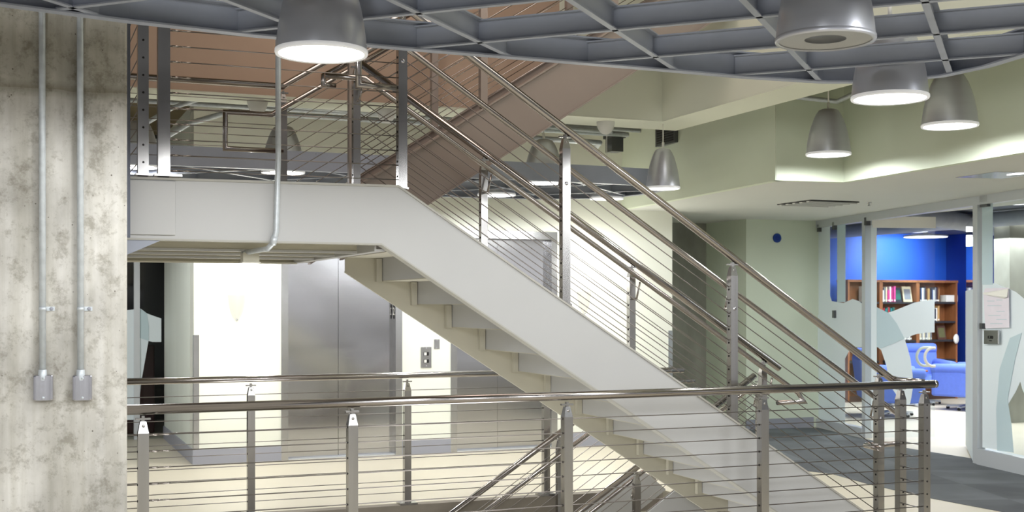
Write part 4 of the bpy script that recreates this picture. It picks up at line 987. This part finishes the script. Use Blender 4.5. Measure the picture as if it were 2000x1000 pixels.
# face-out books
def faceout(px, py, w_, h, m1, m2, lab, zrow, bay):
    p = onY(px, py, SY + .08); z = shelfz[bay][2][zrow]
    t = thing('display_book', (p.x, SY + .08, z), lab, 'book')
    f = MB(); f.prism([(p.x - w_ / 2, SY + .07, z), (p.x + w_ / 2, SY + .07, z), (p.x + w_ / 2, SY + .095, z), (p.x - w_ / 2, SY + .095, z)], (0, .05, h)); f.build('cover', m1, t)
    f = MB(); f.prism([(p.x - w_ * .36, SY + .066 + .008, z + h * .15), (p.x + w_ * .36, SY + .066 + .008, z + h * .15), (p.x + w_ * .36, SY + .07 + .008, z + h * .15), (p.x - w_ * .36, SY + .07 + .008, z + h * .15)], (0, .035, h * .68)); f.build('cover_picture', m2, t)
faceout(1773, 574, .19, .27, 'book_cream', 'book_grey', 'cream book standing face out on the top shelf of the middle bookcase', 0, 1)
faceout(1754, 574, .16, .25, 'book_dark', 'book_green', 'dark book face out left of the cream one', 0, 1)
faceout(1840, 642, .19, .25, 'book_brown', 'book_olive', 'brown book standing face out on the third shelf of the right bookcase', 2, 2)
f = MB(); p = onY(1855, 580, SY + .1); z = shelfz[2][2][0]; f.box((p.x - .13, SY + .04, z), (p.x + .13, SY + .2, z + .12)); tag(f.build('index_box', 'ivory', bevel=.006), 'low white box at the right end of the top shelf', 'box')
p = onY(1866, 662, SY - .03); f = MB(); f.lathe((p.x + .02, SY - .03, p.z), [(.001, -.02), (.045, -.015), (.06, 0), (.045, .03), (.001, .04)], 20, 'Y')
for v in f.bm.verts: v.co.z = p.z + (v.co.z - p.z) * 1.5
tag(f.build('bookend', 'ivory'), 'white oval tag hanging on the right bookcase', 'tag')

def armchair(loc, rot, lab, sc=1.0):
    t = thing('armchair', (0, 0, 0), lab, 'armchair', 'blue upholstered armchairs in the reading room')
    f = MB(); f.box((-.30, -.34, .26), (.30, .30, .44)); f.build('seat', 'blue_fabric', t, bevel=.06)
    f = MB(); f.prism([(-.38, .24, .22), (.38, .24, .22), (.38, .40, .22), (-.38, .40, .22)], (0, .08, .58)); f.tube([(-.38, .38, .82), (.38, .38, .82)], .085, 20); f.build('backrest', 'blue_fabric', t, bevel=.04)
    for s_ in (-1, 1):
        f = MB(); f.box((s_ * .30, -.36, .20), (s_ * .42, .34, .56)); f.tube([(s_ * .36, -.37, .58), (s_ * .36, .34, .60)], .075, 18); f.build('armrest', 'blue_fabric', t, bevel=.03)
    f = MB(); f.tube([(0, 0, .06), (0, 0, .27)], .03, 12)
    for k in range(5):
        a = 2 * PI * k / 5; f.beam((0, 0, .07), (.30 * math.cos(a), .30 * math.sin(a), .045), .045, .025)
    f.build('star_base', 'alu', t)
    for k in range(5):
        a = 2 * PI * k / 5; f = MB(); f.tube([(.29 * math.cos(a) - .01, .29 * math.sin(a), .022), (.29 * math.cos(a) + .014, .29 * math.sin(a), .022)], .022, 12); f.build('caster', 'black', t)
    t.location = loc; t.rotation_euler = (0, 0, rot); t.scale = (sc,) * 3
    return t
pa = onZ(1893, 800, 0); armchair((pa.x, pa.y, 0), math.radians(200), 'blue armchair with its rolled back to the door, right half behind the door post', 1.12)
pa = onZ(1822, 792, 0); armchair((pa.x, pa.y + .3, 0), math.radians(-20), 'blue armchair facing the door in front of the right bookcase', 1.12)
pa = onZ(1752, 812, 0); armchair((pa.x - .1, pa.y, 0), math.radians(60), 'blue armchair left of the others, partly behind the frosted door', 1.12)
pa = onZ(2030, 815, 0); armchair((pa.x, pa.y, 0), math.radians(150), 'blue armchair at the right edge behind the glazing', 1.12)
pa = onZ(1862, 800, 0); t = thing('side_table', (pa.x, pa.y + .85, 0), 'small round oak table between the blue armchairs', 'table')
c_ = Vector((pa.x, pa.y + .85, 0))
f = MB(); f.lathe(c_, [(.001, .56), (.17, .56), (.18, .575), (.17, .59), (.001, .59)], 28); f.build('tabletop', 'wood', t)
f = MB(); f.lathe(c_, [(.2, 0), (.2, .015), (.03, .03), (.03, .56)], 20); f.build('pedestal', 'alu', t)
